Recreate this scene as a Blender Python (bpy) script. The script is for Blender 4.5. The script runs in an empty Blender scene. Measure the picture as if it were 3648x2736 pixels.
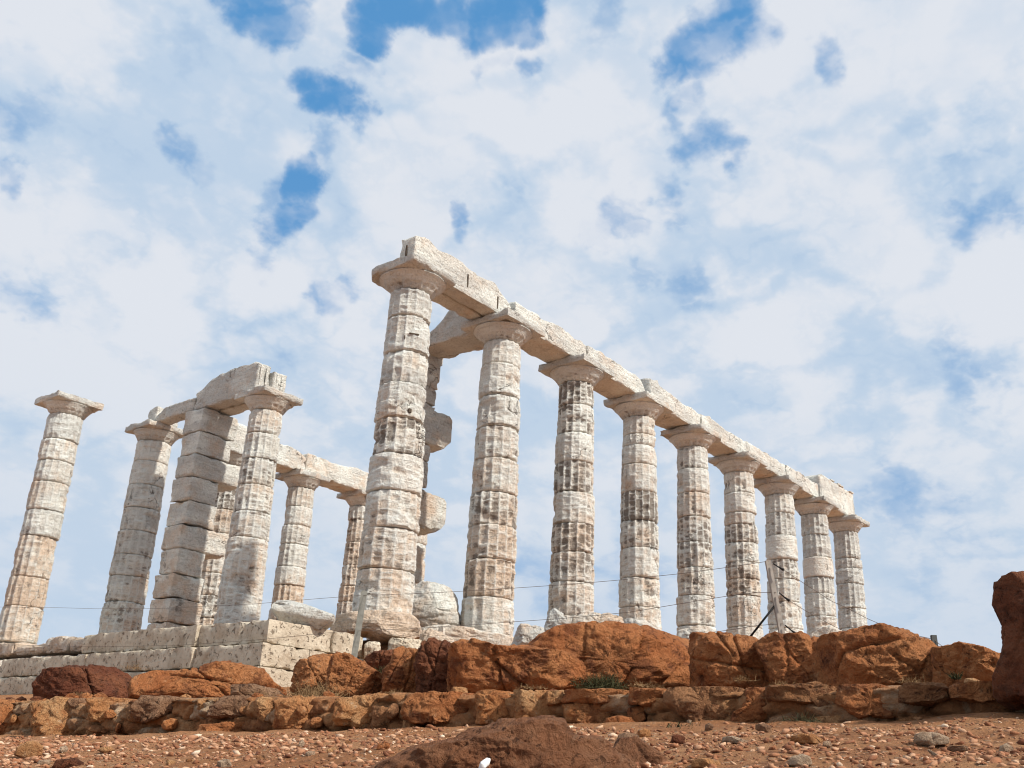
import bpy, math, random
import numpy as np
from mathutils import Vector, Matrix
random.seed(7); RS = np.random.RandomState(11)
SC = bpy.context.scene; COL = SC.collection

# ------------------------------------------------------------------ camera (metres, temple axes)
FPX, YAW, PITCH, ROLL = 3527.8, 0.6892, 0.3781, 0.0486
CAM = np.array([-10.981, -11.418, -2.221])
WN = 11.923                                   # distance between the two long colonnades
cF = np.array([math.cos(YAW)*math.cos(PITCH), math.sin(YAW)*math.cos(PITCH), math.sin(PITCH)])
_r = np.array([math.sin(YAW), -math.cos(YAW), 0.0]); _u = np.cross(_r, cF)
cR = math.cos(ROLL)*_r+math.sin(ROLL)*_u; cU = -math.sin(ROLL)*_r+math.cos(ROLL)*_u
def ray(x, y): return cF+cR*(x-1824)/FPX-cU*(y-1368)/FPX
def atz(x, y, z): d = ray(x, y); return CAM+d*(z-CAM[2])/d[2]
def aty(x, y, Y): d = ray(x, y); return CAM+d*(Y-CAM[1])/d[1]
def atx(x, y, X): d = ray(x, y); return CAM+d*(X-CAM[0])/d[0]
def proj(P):
    d = np.array(P)-CAM; z = d@cF
    return 1824+FPX*(d@cR)/z, 1368-FPX*(d@cU)/z
def zpix(x, y, py):
    a, b = -1.0, 8.0
    for _ in range(40):
        m = (a+b)/2
        if proj((x, y, m))[1] > py: a = m
        else: b = m
    return a

# ------------------------------------------------------------------ numpy gradient noise
_perm = np.random.RandomState(3).permutation(256); _perm = np.concatenate([_perm, _perm, _perm])
_g = np.random.RandomState(5).normal(size=(256, 3)); _g /= np.linalg.norm(_g, axis=1)[:, None]
def pn(p):
    p = np.asarray(p, float); i = np.floor(p).astype(np.int64); f = p-i
    w = f*f*f*(f*(f*6-15)+10); i &= 255; out = 0
    for a in (0, 1):
        for b in (0, 1):
            for c in (0, 1):
                h = _perm[_perm[_perm[(i[:, 0]+a) & 255]+((i[:, 1]+b) & 255)]+((i[:, 2]+c) & 255)]
                g = _g[h]; d = (g*(f-np.array([a, b, c]))).sum(1)
                ww = (w[:, 0] if a else 1-w[:, 0])*(w[:, 1] if b else 1-w[:, 1])*(w[:, 2] if c else 1-w[:, 2])
                out = out+ww*d
    return out*1.6
def fbm(p, octv=4, gain=.5, ridge=False):
    a, s, t = 1.0, 0.0, 0.0; p = np.asarray(p, float)
    for k in range(octv):
        n = pn(p*2.03**k+k*17.3)
        if ridge: n = 1-2*np.abs(n)
        s = s+a*n; t += a; a *= gain
    return s/t
def sm(e0, e1, x):
    t = np.clip((x-e0)/(e1-e0), 0, 1); return t*t*(3-2*t)

# ------------------------------------------------------------------ node helpers / materials
class NT:
    def __init__(s, tree): s.t = tree; s.N = tree.nodes; s.L = tree.links
    def n(s, typ, **kw):
        nd = s.N.new(typ)
        for k, v in kw.items(): setattr(nd, k, v)
        return nd
    def put(s, sock, v):
        if hasattr(v, 'is_output'): s.L.new(v, sock)
        elif v is not None:
            if hasattr(sock, 'default_value'):
                try: sock.default_value = v
                except Exception: sock.default_value = (v[0], v[1], v[2], 1.0) if len(v) == 3 else v
    def math(s, op, a, b=None, c=None, clamp=False):
        nd = s.n('ShaderNodeMath', operation=op); nd.use_clamp = clamp
        s.put(nd.inputs[0], a); s.put(nd.inputs[1], b)
        if c is not None: s.put(nd.inputs[2], c)
        return nd.outputs[0]
    def vmath(s, op, a, b=None):
        nd = s.n('ShaderNodeVectorMath', operation=op); s.put(nd.inputs[0], a); s.put(nd.inputs[1], b)
        return nd.outputs['Value'] if op in ('DOT_PRODUCT', 'LENGTH') else nd.outputs[0]
    def noise(s, vec, scale, detail=4, rough=.55, dist=0.0, off=None, out='Fac'):
        if off is not None: vec = s.vmath('ADD', vec, off)
        nd = s.n('ShaderNodeTexNoise'); s.put(nd.inputs['Vector'], vec)
        nd.inputs['Scale'].default_value = scale; nd.inputs['Detail'].default_value = detail
        nd.inputs['Roughness'].default_value = rough; nd.inputs['Distortion'].default_value = dist
        return nd.outputs[out]
    def mr(s, v, a, b, c=0.0, d=1.0, smooth=True):
        nd = s.n('ShaderNodeMapRange'); nd.interpolation_type = 'SMOOTHSTEP' if smooth else 'LINEAR'
        s.put(nd.inputs['Value'], v)
        for nm, x in (('From Min', a), ('From Max', b), ('To Min', c), ('To Max', d)): s.put(nd.inputs[nm], x)
        return nd.outputs['Result']
    def mix(s, f, a, b, mode='MIX'):
        nd = s.n('ShaderNodeMix', data_type='RGBA', blend_type=mode)
        s.put(nd.inputs['Factor'], f)
        for sock, v in ((nd.inputs[6], a), (nd.inputs[7], b)):
            if hasattr(v, 'is_output'): s.L.new(v, sock)
            else: sock.default_value = (v[0], v[1], v[2], 1.0)
        return nd.outputs[2]
    def bump(s, h, strength, dist, normal=None):
        nd = s.n('ShaderNodeBump'); nd.inputs['Strength'].default_value = strength
        nd.inputs['Distance'].default_value = dist; s.put(nd.inputs['Height'], h)
        if normal is not None: s.L.new(normal, nd.inputs['Normal'])
        return nd.outputs[0]
def new_mat(name):
    m = bpy.data.materials.new(name); m.use_nodes = True; m.node_tree.nodes.clear()
    t = NT(m.node_tree); out = t.n('ShaderNodeOutputMaterial'); b = t.n('ShaderNodeBsdfPrincipled')
    b.inputs['Roughness'].default_value = .93
    b.inputs['Specular IOR Level'].default_value = .2
    t.L.new(b.outputs[0], out.inputs[0]); return m, t, b

def marble_mat(name, fluted):
    """weathered marble; object colour = (stain amount, warmth, greyness)"""
    m, t, b = new_mat(name)
    pos = t.n('ShaderNodeNewGeometry').outputs['Position']
    oi = t.n('ShaderNodeObjectInfo'); oc = t.n('ShaderNodeSeparateColor'); t.L.new(oi.outputs['Color'], oc.inputs[0])
    stain, warm, grey = oc.outputs[0], oc.outputs[1], oc.outputs[2]
    rnd = oi.outputs['Random']
    flat = t.vmath('MULTIPLY', pos, (1, 1, 3.2))
    big = t.noise(pos, 1.1, 4, .6)
    c = t.mix(t.mr(big, .38, .62), (0.667, 0.627, 0.551), (0.788, 0.783, 0.704))
    gm = t.math('MULTIPLY', t.mr(t.math('ADD', t.noise(flat, .9, 5, .6, off=(7, 3, 1)), t.math('MULTIPLY', grey, .3)), .50, .80), .8)
    c = t.mix(gm, c, (0.481, 0.466, 0.427))
    wm = t.math('MULTIPLY', t.mr(t.math('ADD', t.noise(pos, 1.6, 4, .65, off=(1, 9, 4)), t.math('MULTIPLY', warm, .34)), .52, .85), .9)
    c = t.mix(wm, c, (0.627, 0.465, 0.332))
    # thin layered veins
    veinv = t.vmath('MULTIPLY', pos, (1.3, 1.3, 15))
    vein = t.noise(veinv, 1.7, 5, .65, .4)
    c = t.mix(t.math('MULTIPLY', t.mr(vein, .53, .7), .5), c, (0.294, 0.270, 0.232))
    # speckle
    sp = t.noise(pos, 26, 4, .7)
    c = t.mix(t.math('MULTIPLY', t.mr(sp, .52, .70), .5), c, (0.254, 0.222, 0.185))
    c = t.mix(t.math('MULTIPLY', t.mr(sp, .47, .3), .4), c, (0.788, 0.800, 0.810))
    # brown crust
    sn = t.noise(t.vmath('MULTIPLY', pos, (1, 1, 1.6)), 3.4, 6, .68, .3, off=(4, 4, 4))
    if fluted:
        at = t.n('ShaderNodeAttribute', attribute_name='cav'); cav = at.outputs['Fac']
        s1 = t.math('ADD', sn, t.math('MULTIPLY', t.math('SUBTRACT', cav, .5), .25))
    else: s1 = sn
    s1 = t.math('ADD', s1, t.math('MULTIPLY', t.math('SUBTRACT', stain, .5), .30))
    sm_ = t.mr(s1, .555, .70)
    dk = t.mix(t.noise(pos, 9, 3), (0.097, 0.072, 0.055), (0.228, 0.186, 0.149))
    c = t.mix(t.math('MULTIPLY', sm_, .80), c, dk)
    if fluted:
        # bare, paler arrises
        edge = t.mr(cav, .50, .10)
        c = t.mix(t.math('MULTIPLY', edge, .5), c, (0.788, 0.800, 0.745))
    cn = t.math('ABSOLUTE', t.math('SUBTRACT', t.noise(pos, 1.15, 4, .6, .2, off=(8, 8, 3)), .5))
    ck = t.math('MULTIPLY', t.mr(cn, .0065, .001), t.mr(t.noise(pos, .8, 2, .5, off=(2, 8, 8)), .55, .62))
    c = t.mix(t.math('MULTIPLY', ck, .6), c, (0.103, 0.084, 0.063))
    t.L.new(c, b.inputs['Base Color'])
    h = t.math('ADD', t.math('MULTIPLY', t.noise(pos, 16, 6, .7), .7), t.math('MULTIPLY', vein, .35))
    pit = t.mr(t.noise(pos, 38, 3, .6, off=(3, 3, 9)), .62, .7)
    h = t.math('SUBTRACT', t.math('SUBTRACT', h, t.math('MULTIPLY', pit, .5)), ck)
    t.L.new(t.bump(h, 1.0, .085), b.inputs['Normal'])
    return m
def poros_mat():
    m, t, b = new_mat('poros_limestone')
    pos = t.n('ShaderNodeNewGeometry').outputs['Position']
    c = t.mix(t.mr(t.noise(pos, 2.2, 5, .6), .35, .65), (.52, .435, .325), (.63, .545, .42))
    c = t.mix(t.math('MULTIPLY', t.mr(t.noise(pos, 7, 5, .7, off=(5, 1, 2)), .5, .7), .5), c, (.28, .19, .12))
    c = t.mix(t.math('MULTIPLY', t.mr(t.noise(pos, 1.7, 6, .7, .6, off=(5, 8, 2)), .48, .66), .65), c, (.36, .285, .205))
    pit = t.mr(t.noise(pos, 16, 4, .65, .6), .58, .66)
    c = t.mix(t.math('MULTIPLY', pit, .75), c, (.16, .11, .07))
    t.L.new(c, b.inputs['Base Color'])
    h = t.math('SUBTRACT', t.noise(pos, 24, 5, .7), t.math('MULTIPLY', pit, 1.2))
    t.L.new(t.bump(h, .8, .03), b.inputs['Normal']); return m
def earth_rock(name, c1, c2, c3, pale, paleamt=.4, scale=1.0):
    m, t, b = new_mat(name)
    pos = t.n('ShaderNodeNewGeometry').outputs['Position']
    rnd = t.n('ShaderNodeObjectInfo').outputs['Random']
    pos2 = t.vmath('MULTIPLY', pos, (scale, scale, scale))
    c = t.mix(t.mr(t.noise(pos2, 2.3, 6, .65, .3), .36, .64), c1, c2)
    c = t.mix(t.math('MULTIPLY', t.mr(t.noise(pos2, 6, 6, .7, .5, off=(2, 5, 8)), .48, .66), .8), c, c3)
    c = t.mix(t.math('MULTIPLY', t.mr(t.noise(pos2, 11, 5, .7, .4, off=(9, 2, 1)), .58, .70), paleamt), c, pale)
    c = t.mix(t.math('MULTIPLY', t.mr(t.noise(pos2, 3.0, 3, .6, off=(1, 1, 5)), .55, .8), .5), c, t.mix(rnd, c3, c2))
    pit = t.mr(t.noise(pos2, 17, 5, .72, .5, off=(6, 6, 1)), .58, .66)
    c = t.mix(t.math('MULTIPLY', pit, .6), c, tuple(x*.4 for x in c3))
    t.L.new(c, b.inputs['Base Color'])
    h1 = t.noise(pos2, 12, 8, .72, .4); h2 = t.noise(pos2, 45, 5, .7, off=(3, 7, 1))
    vo = t.n('ShaderNodeTexVoronoi', feature='DISTANCE_TO_EDGE'); vo.inputs['Scale'].default_value = 7*scale
    t.L.new(t.vmath('ADD', pos, t.vmath('MULTIPLY', t.noise(pos, 4, 4, out='Color'), (.35, .35, .35))), vo.inputs['Vector'])
    cr = t.mr(vo.outputs['Distance'], 0, .05)
    h = t.math('ADD', t.math('ADD', h1, t.math('MULTIPLY', h2, .45)), t.math('MULTIPLY', cr, .03)); h = t.math('SUBTRACT', h, t.math('MULTIPLY', pit, .45))
    t.L.new(t.bump(h, 1.0, .12/scale), b.inputs['Normal'])
    return m
M = {}
M['marble'] = marble_mat('weathered_marble_fluted', True)
M['block'] = marble_mat('weathered_marble_block', False)
M['poros'] = poros_mat()
M['red'] = earth_rock('red_earth_rock', (0.535, 0.188, 0.066), (0.641, 0.270, 0.106), (0.206, 0.069, 0.032), (0.760, 0.498, 0.283), .35)
M['darkred'] = earth_rock('dark_red_rock', (0.211, 0.070, 0.036), (0.307, 0.115, 0.054), (0.096, 0.036, 0.020), (0.461, 0.256, 0.154), .25)
M['tan'] = earth_rock('tan_conglomerate', (0.60, 0.27, 0.105), (0.70, 0.40, 0.19), (0.399, 0.140, 0.050), (0.740, 0.560, 0.380), .5, 1.5)
M['greystone'] = earth_rock('grey_brown_stone', (0.352, 0.182, 0.097), (0.440, 0.259, 0.154), (0.183, 0.088, 0.050), (0.563, 0.394, 0.253), .4, 1.3)
M['pale'] = earth_rock('pale_stone', (0.600, 0.400, 0.255), (0.680, 0.490, 0.330), (0.422, 0.240, 0.141), (0.700, 0.590, 0.460), .3, 1.6)
M['brownstone'] = earth_rock('brown_stone', (0.396, 0.178, 0.075), (0.502, 0.246, 0.116), (0.172, 0.068, 0.031), (0.660, 0.419, 0.231), .5, 1.3)
M['foredark'] = earth_rock('dark_brown_boulder', (0.300, 0.122, 0.056), (0.390, 0.185, 0.095), (0.140, 0.052, 0.024), (0.468, 0.292, 0.176), .3, 1.8)
M['mortar'] = earth_rock('earth_mortar', (0.564, 0.217, 0.076), (0.727, 0.348, 0.145), (0.282, 0.096, 0.038), (0.740, 0.550, 0.360), .5, 1.5)
def ground_mat():
    m, t, b = new_mat('red_gravel_soil')
    pos = t.n('ShaderNodeNewGeometry').outputs['Position']
    c = t.mix(t.mr(t.noise(pos, 1.3, 5, .6), .36, .64), (0.516, 0.222, 0.092), (0.660, 0.329, 0.153))
    c = t.mix(t.math('MULTIPLY', t.mr(t.noise(pos, 9, 6, .7, off=(3, 1, 7)), .48, .68), .7), c, (0.258, 0.099, 0.044))
    vo = t.n('ShaderNodeTexVoronoi', feature='F1'); vo.inputs['Scale'].default_value = 34
    t.L.new(pos, vo.inputs['Vector'])
    sc = t.n('ShaderNodeSeparateColor'); t.L.new(vo.outputs['Color'], sc.inputs[0])
    peb = t.math('MULTIPLY', t.mr(vo.outputs['Distance'], .42, .25), t.mr(sc.outputs[0], .55, .75))
    c = t.mix(t.math('MULTIPLY', peb, .75), c, t.mix(sc.outputs[1], (0.430, 0.211, 0.107), (0.717, 0.519, 0.340)))
    t.L.new(c, b.inputs['Base Color'])
    h = t.math('ADD', t.math('ADD', t.noise(pos, 24, 8, .8), t.math('MULTIPLY', peb, .5)), t.noise(pos, 7, 6, .7))
    t.L.new(t.bump(h, 1.0, .08), b.inputs['Normal']); return m
M['ground'] = ground_mat()
def gravel_mat():
    m, t, b = new_mat('mixed_gravel')
    at = t.n('ShaderNodeAttribute', attribute_name='tone'); pos = t.n('ShaderNodeNewGeometry').outputs['Position']
    r = t.n('ShaderNodeValToRGB'); t.L.new(at.outputs['Fac'], r.inputs[0])
    cr = r.color_ramp; cr.elements[0].position = 0; cr.elements[0].color = (0.144, 0.053, 0.027, 1)
    cr.elements[1].position = 1; cr.elements[1].color = (0.700, 0.550, 0.403, 1)
    for p, c in ((.3, (0.324, 0.135, 0.065, 1)), (.6, (0.432, 0.222, 0.123, 1)), (.85, (0.576, 0.363, 0.224, 1))):
        e = cr.elements.new(p); e.color = c
    c = t.mix(t.math('MULTIPLY', t.mr(t.noise(pos, 40, 4, .6), .45, .7), .5), r.outputs[0], (.30, .15, .09))
    t.L.new(c, b.inputs['Base Color'])
    t.L.new(t.bump(t.noise(pos, 70, 5, .7), .5, .01), b.inputs['Normal']); return m
M['gravel'] = gravel_mat()
def plain(name, col, rough=.6, metal=0.0, var=.25, sc=20):
    m, t, b = new_mat(name); pos = t.n('ShaderNodeNewGeometry').outputs['Position']
    c = t.mix(t.mr(t.noise(pos, sc, 4, .6), .35, .7), col, tuple(x*(1-var) for x in col))
    t.L.new(c, b.inputs['Base Color']); b.inputs['Roughness'].default_value = rough; b.inputs['Metallic'].default_value = metal
    return m
M['post'] = plain('galvanised_post', (.33, .32, .27), .65, .2)
M['wood'] = plain('weathered_grey_post', (.36, .31, .26), .8)
M['darkpost'] = plain('dark_grey_post', (.10, .105, .10), .7)
M['wire'] = plain('dark_wire', (.20, .15, .12), .6, .3)
M['black'] = plain('black_iron', (.02, .018, .017), .5, .5)
M['leafgreen'] = plain('shrub_green', (.060, .056, .020), .8, 0, .5, 30)
M['leafdry'] = plain('dry_grass', (.28, .17, .08), .9, 0, .4, 30)
M['leafdark'] = plain('dark_herb', (.07, .065, .03), .9, 0, .4, 30)
M['white'] = plain('white_pebble', (.80, .78, .74), .7, 0, .1)
M['slot_shade'] = plain('painted_slot_shade', (.10, .075, .055), .95)  # dark colour standing in for the shade inside holes and slots

# ------------------------------------------------------------------ object helpers
def mesh(name, V, Fq, mat, parent=None, smooth=True, attrs=None, sharp=None):
    me = bpy.data.meshes.new(name); V = np.asarray(V, np.float32)
    Fq = np.asarray(Fq, np.int32); k = Fq.shape[1]
    me.vertices.add(len(V)); me.vertices.foreach_set('co', V.ravel())
    me.loops.add(Fq.size); me.loops.foreach_set('vertex_index', Fq.ravel())
    me.polygons.add(len(Fq)); me.polygons.foreach_set('loop_start', np.arange(0, Fq.size, k, dtype=np.int32))
    me.polygons.foreach_set('loop_total', np.full(len(Fq), k, np.int32))
    me.update(calc_edges=True); me.validate()
    if smooth:
        me.polygons.foreach_set('use_smooth', np.ones(len(me.polygons), bool))
        if sharp:
            try: me.set_sharp_from_angle(angle=math.radians(sharp))
            except Exception: pass
    for a, v in (attrs or {}).items():
        if len(me.vertices) == len(v):
            at = me.attributes.new(a, 'FLOAT', 'POINT'); at.data.foreach_set('value', np.asarray(v, np.float32))
    me.materials.append(mat)
    o = bpy.data.objects.new(name, me); COL.objects.link(o)
    if parent is not None: o.parent = parent
    return o
def tag(o, label=None, cat=None, group=None, kind=None):
    if label: o['label'] = label
    if cat: o['category'] = cat; o['kind'] = 'thing'
    if group: o['group'] = group
    if kind: o['kind'] = kind
    return o
def empty(name, loc, label, cat, group=None):
    o = bpy.data.objects.new(name, None); COL.objects.link(o); o.location = loc; o.empty_display_size = .3
    return tag(o, label, cat, group)
def local(o, parent, Vworld_origin=None):
    """origin at base centre of the mesh for a top-level single mesh"""
    me = o.data; n = len(me.vertices); co = np.empty(n*3, np.float32); me.vertices.foreach_get('co', co); co = co.reshape(-1, 3)
    c = np.array([(co[:, 0].min()+co[:, 0].max())/2, (co[:, 1].min()+co[:, 1].max())/2, co[:, 2].min()])
    if parent is not None: c = np.array(parent.location)
    me.vertices.foreach_set('co', (co-c).astype(np.float32).ravel()); me.update()
    if parent is None: o.location = c
    return o

def grid_faces(nr, nc, wrap=True):
    i = np.arange(nr-1)[:, None]; j = np.arange(nc if wrap else nc-1)[None, :]
    j2 = (j+1) % nc
    return np.stack([i*nc+j, i*nc+j2, (i+1)*nc+j2, (i+1)*nc+j], -1).reshape(-1, 4)

# ------------------------------------------------------------------ columns
NECK = 5.60; TOP = 6.02
def radius(z, rb, rt):
    t = np.clip(z/NECK, 0, 1.1); return rb+(rt-rb)*(t**1.12)+.006*np.sin(np.pi*np.clip(t, 0, 1))
def drum(parent, z0, z1, rb, rt, seed, nth, dz, fdepth, wear, col, off, damage=1.0):
    nz = max(6, int((z1-z0)/dz))
    s = np.linspace(0, 1, nz); s = np.concatenate([[0.0, .012, .03], s[1:-1], [.97, .988, 1.0]]); s.sort()
    zz = z0+(z1-z0)*s; th = np.arange(nth)/nth*2*np.pi
    Z, T = np.meshgrid(zz, th, indexing='ij'); Z = Z.ravel(); T = T.ravel()
    R = radius(Z, rb, rt)+.016
    P0 = np.stack([R*np.cos(T), R*np.sin(T), Z], 1); so = np.array([seed*3.17 % 97, seed*1.7 % 53, seed*.73 % 31])
    W = P0+so
    ft = (T*16/(2*np.pi)+.02*seed % 1) % 1.0
    prof = (4*ft*(1-ft))**.55                                   # 0 at the arris, 1 in the flute
    fi = np.floor(T*16/(2*np.pi)+.02*seed % 1)
    pres = np.clip(.78+.75*fbm(W*[1.3, 1.3, 2.1], 3), .3, 1.15)*fdepth
    dep = .056*(rt/.4)*prof*pres
    # ladder-like ribs left in the flutes
    cell = np.stack([fi*3.7+seed, Z*7.5+.6*pn(W*2), np.full_like(Z, seed*.37)], 1)
    rib = np.abs(pn(cell)); rsh = sm(.02, .17, rib); rib = rsh-.55
    dep += .017*rib*(.1+.9*prof)*wear
    lay = pn(np.stack([W[:, 0]*1.1, W[:, 1]*1.1, W[:, 2]*11], 1))
    dep += .010*lay*wear
    dep += (.014*fbm(W*3.1, 4)+.010*fbm(W*11, 3))*wear
    # edge erosion and chips
    de = np.minimum(Z-z0, z1-Z); ne = .5+.9*np.abs(fbm(W*[2.2, 2.2, .5], 3))
    dep += .030*np.exp(-de/.010)+.017*np.exp(-de/.03)*(ne*1.8-.5)*wear
    chip = sm(.16, .42, fbm(W*[1.5, 1.5, 2.4]+31, 3)); dep += .040*chip*wear*damage
    arr = np.abs(pn(W*[3, 3, 7]+11)); dep += (1-prof)**3*.014*sm(.1, .5, arr)*wear
    r = R-dep
    ox, oy = off
    V = np.stack([r*np.cos(T)+ox, r*np.sin(T)+oy, Z+.010*pn(W*[2, 2, .01]+5)*np.where(de < .02, 1, 0)], 1)
    F = grid_faces(len(zz), nth)
    n0 = len(V); V = np.concatenate([V, [[ox, oy, z0+.01], [ox, oy, z1-.01]]])
    j = np.arange(nth); j2 = (j+1) % nth
    capb = np.stack([np.full(nth, n0), j2, j, j], 1); capt = np.stack([np.full(nth, n0+1), (len(zz)-1)*nth+j, (len(zz)-1)*nth+j2, (len(zz)-1)*nth+j2], 1)
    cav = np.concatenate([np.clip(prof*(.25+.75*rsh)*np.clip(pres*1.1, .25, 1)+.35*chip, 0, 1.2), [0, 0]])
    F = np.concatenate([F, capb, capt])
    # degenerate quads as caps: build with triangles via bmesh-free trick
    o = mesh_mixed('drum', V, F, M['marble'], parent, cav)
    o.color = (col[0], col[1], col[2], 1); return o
def mesh_mixed(name, V, F, mat, parent, cav):
    tri = F[:, 2] == F[:, 3]; Q = F[~tri]; Tn = F[tri][:, :3]
    me = bpy.data.meshes.new(name); V = np.asarray(V, np.float32)
    me.vertices.add(len(V)); me.vertices.foreach_set('co', V.ravel())
    li = np.concatenate([Q.ravel(), Tn.ravel()]).astype(np.int32)
    me.loops.add(len(li)); me.loops.foreach_set('vertex_index', li)
    ls = np.concatenate([np.arange(len(Q))*4, len(Q)*4+np.arange(len(Tn))*3]).astype(np.int32)
    lt = np.concatenate([np.full(len(Q), 4), np.full(len(Tn), 3)]).astype(np.int32)
    me.polygons.add(len(ls)); me.polygons.foreach_set('loop_start', ls); me.polygons.foreach_set('loop_total', lt)
    me.update(calc_edges=True); me.validate()
    me.polygons.foreach_set('use_smooth', np.ones(len(me.polygons), bool))
    at = me.attributes.new('cav', 'FLOAT', 'POINT'); at.data.foreach_set('value', np.asarray(cav, np.float32))
    me.materials.append(mat); o = bpy.data.objects.new(name, me); COL.objects.link(o)
    if parent is not None: o.parent = parent
    return o
def lattice(nx, ny, nz):
    ids = -np.ones((nx+1, ny+1, nz+1), int); g = np.indices((nx+1, ny+1, nz+1)); n = np.array([nx, ny, nz])
    on = np.zeros(ids.shape, bool)
    for a in range(3): on |= (g[a] == 0) | (g[a] == n[a])
    ids[on] = np.arange(on.sum()); UVW = np.stack([g[a][on]/n[a] for a in range(3)], 1); Fs = []
    for a in range(3):
        for side in (0, n[a]):
            pl = np.take(ids, side, axis=a)
            q = np.stack([pl[:-1, :-1], pl[1:, :-1], pl[1:, 1:], pl[:-1, 1:]], -1).reshape(-1, 4)
            if (side == 0) == (a != 1): q = q[:, ::-1]
            Fs.append(q)
    return UVW, np.concatenate(Fs)
def slab(name, x0, x1, y0, y1, z0, z1, mat, parent=None, res=.07, rnd=.02, amp=.012, chip=.04, seed=0, top=None, col=(.3, .2, .4), rot=0.0, shear=None, freq=2.2, sharp=50):
    L = np.array([x1-x0, y1-y0, z1-z0]); n = [max(2, min(120, int(round(l/res)))) for l in L]
    U, F = lattice(*n); P = (U-.5)*L; h = L/2
    q = np.clip(P, -(h-rnd), h-rnd); d = P-q; ln = np.linalg.norm(d, axis=1)+1e-9; nrm = d/ln[:, None]; P = q+nrm*rnd
    C = np.array([(x0+x1)/2, (y0+y1)/2, (z0+z1)/2]); so = np.array([seed*2.31 % 61, seed*1.13 % 47, seed*.57 % 29])
    W = P+C+so
    if top is not None:
        tz = top(P[:, 0]+C[0], P[:, 1]+C[1]); f = (P[:, 2]+h[2])/L[2]; P[:, 2] = -h[2]+f*(tz-z0)
    disp = amp*fbm(W*freq*2, 4)*1.6
    e = np.sort((h-np.abs((U-.5)*L)), axis=1)                 # closeness to an edge
    ed = np.exp(-e[:, 1]/.06)
    disp -= chip*ed*np.clip(.25+1.5*fbm(W*freq*1.5+9, 3), 0, 1.2)
    disp -= chip*.9*sm(.22, .5, fbm(W*freq*.8+21, 3))
    P = P+nrm*disp[:, None]
    if rot:
        c, s = math.cos(rot), math.sin(rot); P[:, :2] = P[:, :2]@np.array([[c, s], [-s, c]])
    if shear is not None: P = P@np.array(shear).T
    o = mesh(name, P+C, F, mat, parent, True, None, sharp)
    o.color = (col[0], col[1], col[2], 1)
    if parent is None: local(o, None)
    elif parent.location.length > 0: local(o, parent)
    return o

def echinus(parent, rt, seed, col, hw, fl=1.1, broken=0.0):
    zs = np.concatenate([np.linspace(NECK, NECK+.10, 8), np.linspace(NECK+.115, TOP-.17, 14)]); nth = 112
    z1 = TOP-.165; ra = hw-.035
    th = np.arange(nth)/nth*2*np.pi
    Z, T = np.meshgrid(zs, th, indexing='ij'); Z = Z.ravel(); T = T.ravel()
    t = np.clip((Z-NECK)/(z1-NECK), 0, 1)
    R = rt+.022+(ra-rt)*(t**1.25*.82+.18*t**4) 
    so = seed*2.9; W = np.stack([R*np.cos(T), R*np.sin(T), Z], 1)+so
    ft = (T*16/(2*np.pi)) % 1.0; prof = (4*ft*(1-ft))**.8
    dep = .042*prof*(1-sm(.30, .48, t))*fl*np.clip(.8+.8*fbm(W*1.5, 2), .2, 1.2)+.018*fbm(W*3, 4)+.035*np.exp(-np.abs(Z-NECK)/.02)
    dep += .05*sm(.2, .5, fbm(W*1.6+7, 3))
    r = R-dep
    V = np.stack([r*np.cos(T), r*np.sin(T), Z], 1); F = grid_faces(len(zs), nth)
    n0 = len(V); V = np.concatenate([V, [[0, 0, NECK], [0, 0, zs[-1]]]]); j = np.arange(nth); j2 = (j+1) % nth; k = (len(zs)-1)*nth
    F = np.concatenate([F, np.stack([np.full(nth, n0), j2, j, j], 1), np.stack([np.full(nth, n0+1), k+j, k+j2, k+j2], 1)])
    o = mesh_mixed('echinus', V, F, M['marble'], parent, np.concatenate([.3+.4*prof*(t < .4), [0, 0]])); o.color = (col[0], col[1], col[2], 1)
    return o
def abacus(parent, seed, col, hw, cuts, wob):
    o = slab('abacus', -hw, hw, -hw, hw, TOP-.18, TOP, M['block'], None, .045, .015, .012, .05, seed, None, col, freq=1.8)
    o.location = (0, 0, 0); me = o.data; n = len(me.vertices); co = np.empty(n*3, np.float32); me.vertices.foreach_get('co', co)
    co = co.reshape(-1, 3).astype(float); co[:, 2] += TOP-.18-co[:, 2].min()
    for (nx, ny, d) in cuts:                                  # lost corners
        nn = np.array([nx, ny])/math.hypot(nx, ny); k = co[:, :2]@nn-d*(1+.06*pn(co*4+seed)); m_ = k > 0
        co[m_, :2] -= nn*k[m_][:, None]
    # underside thins outward a little
    rr = np.abs(co[:, :2]).max(1)/hw
    low = co[:, 2] < TOP-.09
    co[low, 2] += wob*sm(.75, 1.05, rr[low])*(.5+.8*fbm(co[low]*2.5+seed, 2))
    me.vertices.foreach_set('co', co.astype(np.float32).ravel()); me.update(); o.parent = parent; return o

def column(label, x, y, rb, rt, joints, cols, seed, hw=.58, cuts=(), fd=None, near=False, group=None, dmg=1.0, topcol=None, zbase=0.0, wobble=1.0):
    e = empty('temple_column', (x, y, 0), label, 'column', group)
    rr = random.Random(seed)
    nth = 176 if near else 128; dz = .020 if near else .03
    zs = list(joints)
    for i in range(len(zs)-1):
        f = 1.0 if fd is None else fd[i % len(fd)]
        off = (rr.uniform(-.010, .010)*wobble, rr.uniform(-.010, .010)*wobble)
        sc = 1+rr.uniform(-.012, .012)*wobble
        drum(e, zs[i+1]+.002, zs[i]-.002, rb*sc, rt*sc, seed*13+i, nth, dz, f, 1.0 if f > .05 else .35, cols[i % len(cols)], off, dmg)
    tc = topcol or cols[0]
    echinus(e, rt*1.0, seed, tc, hw); abacus(e, seed, (tc[0]*.7, tc[1]*.7, min(1, tc[2]+.15)), hw, cuts, .03)
    return e
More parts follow.
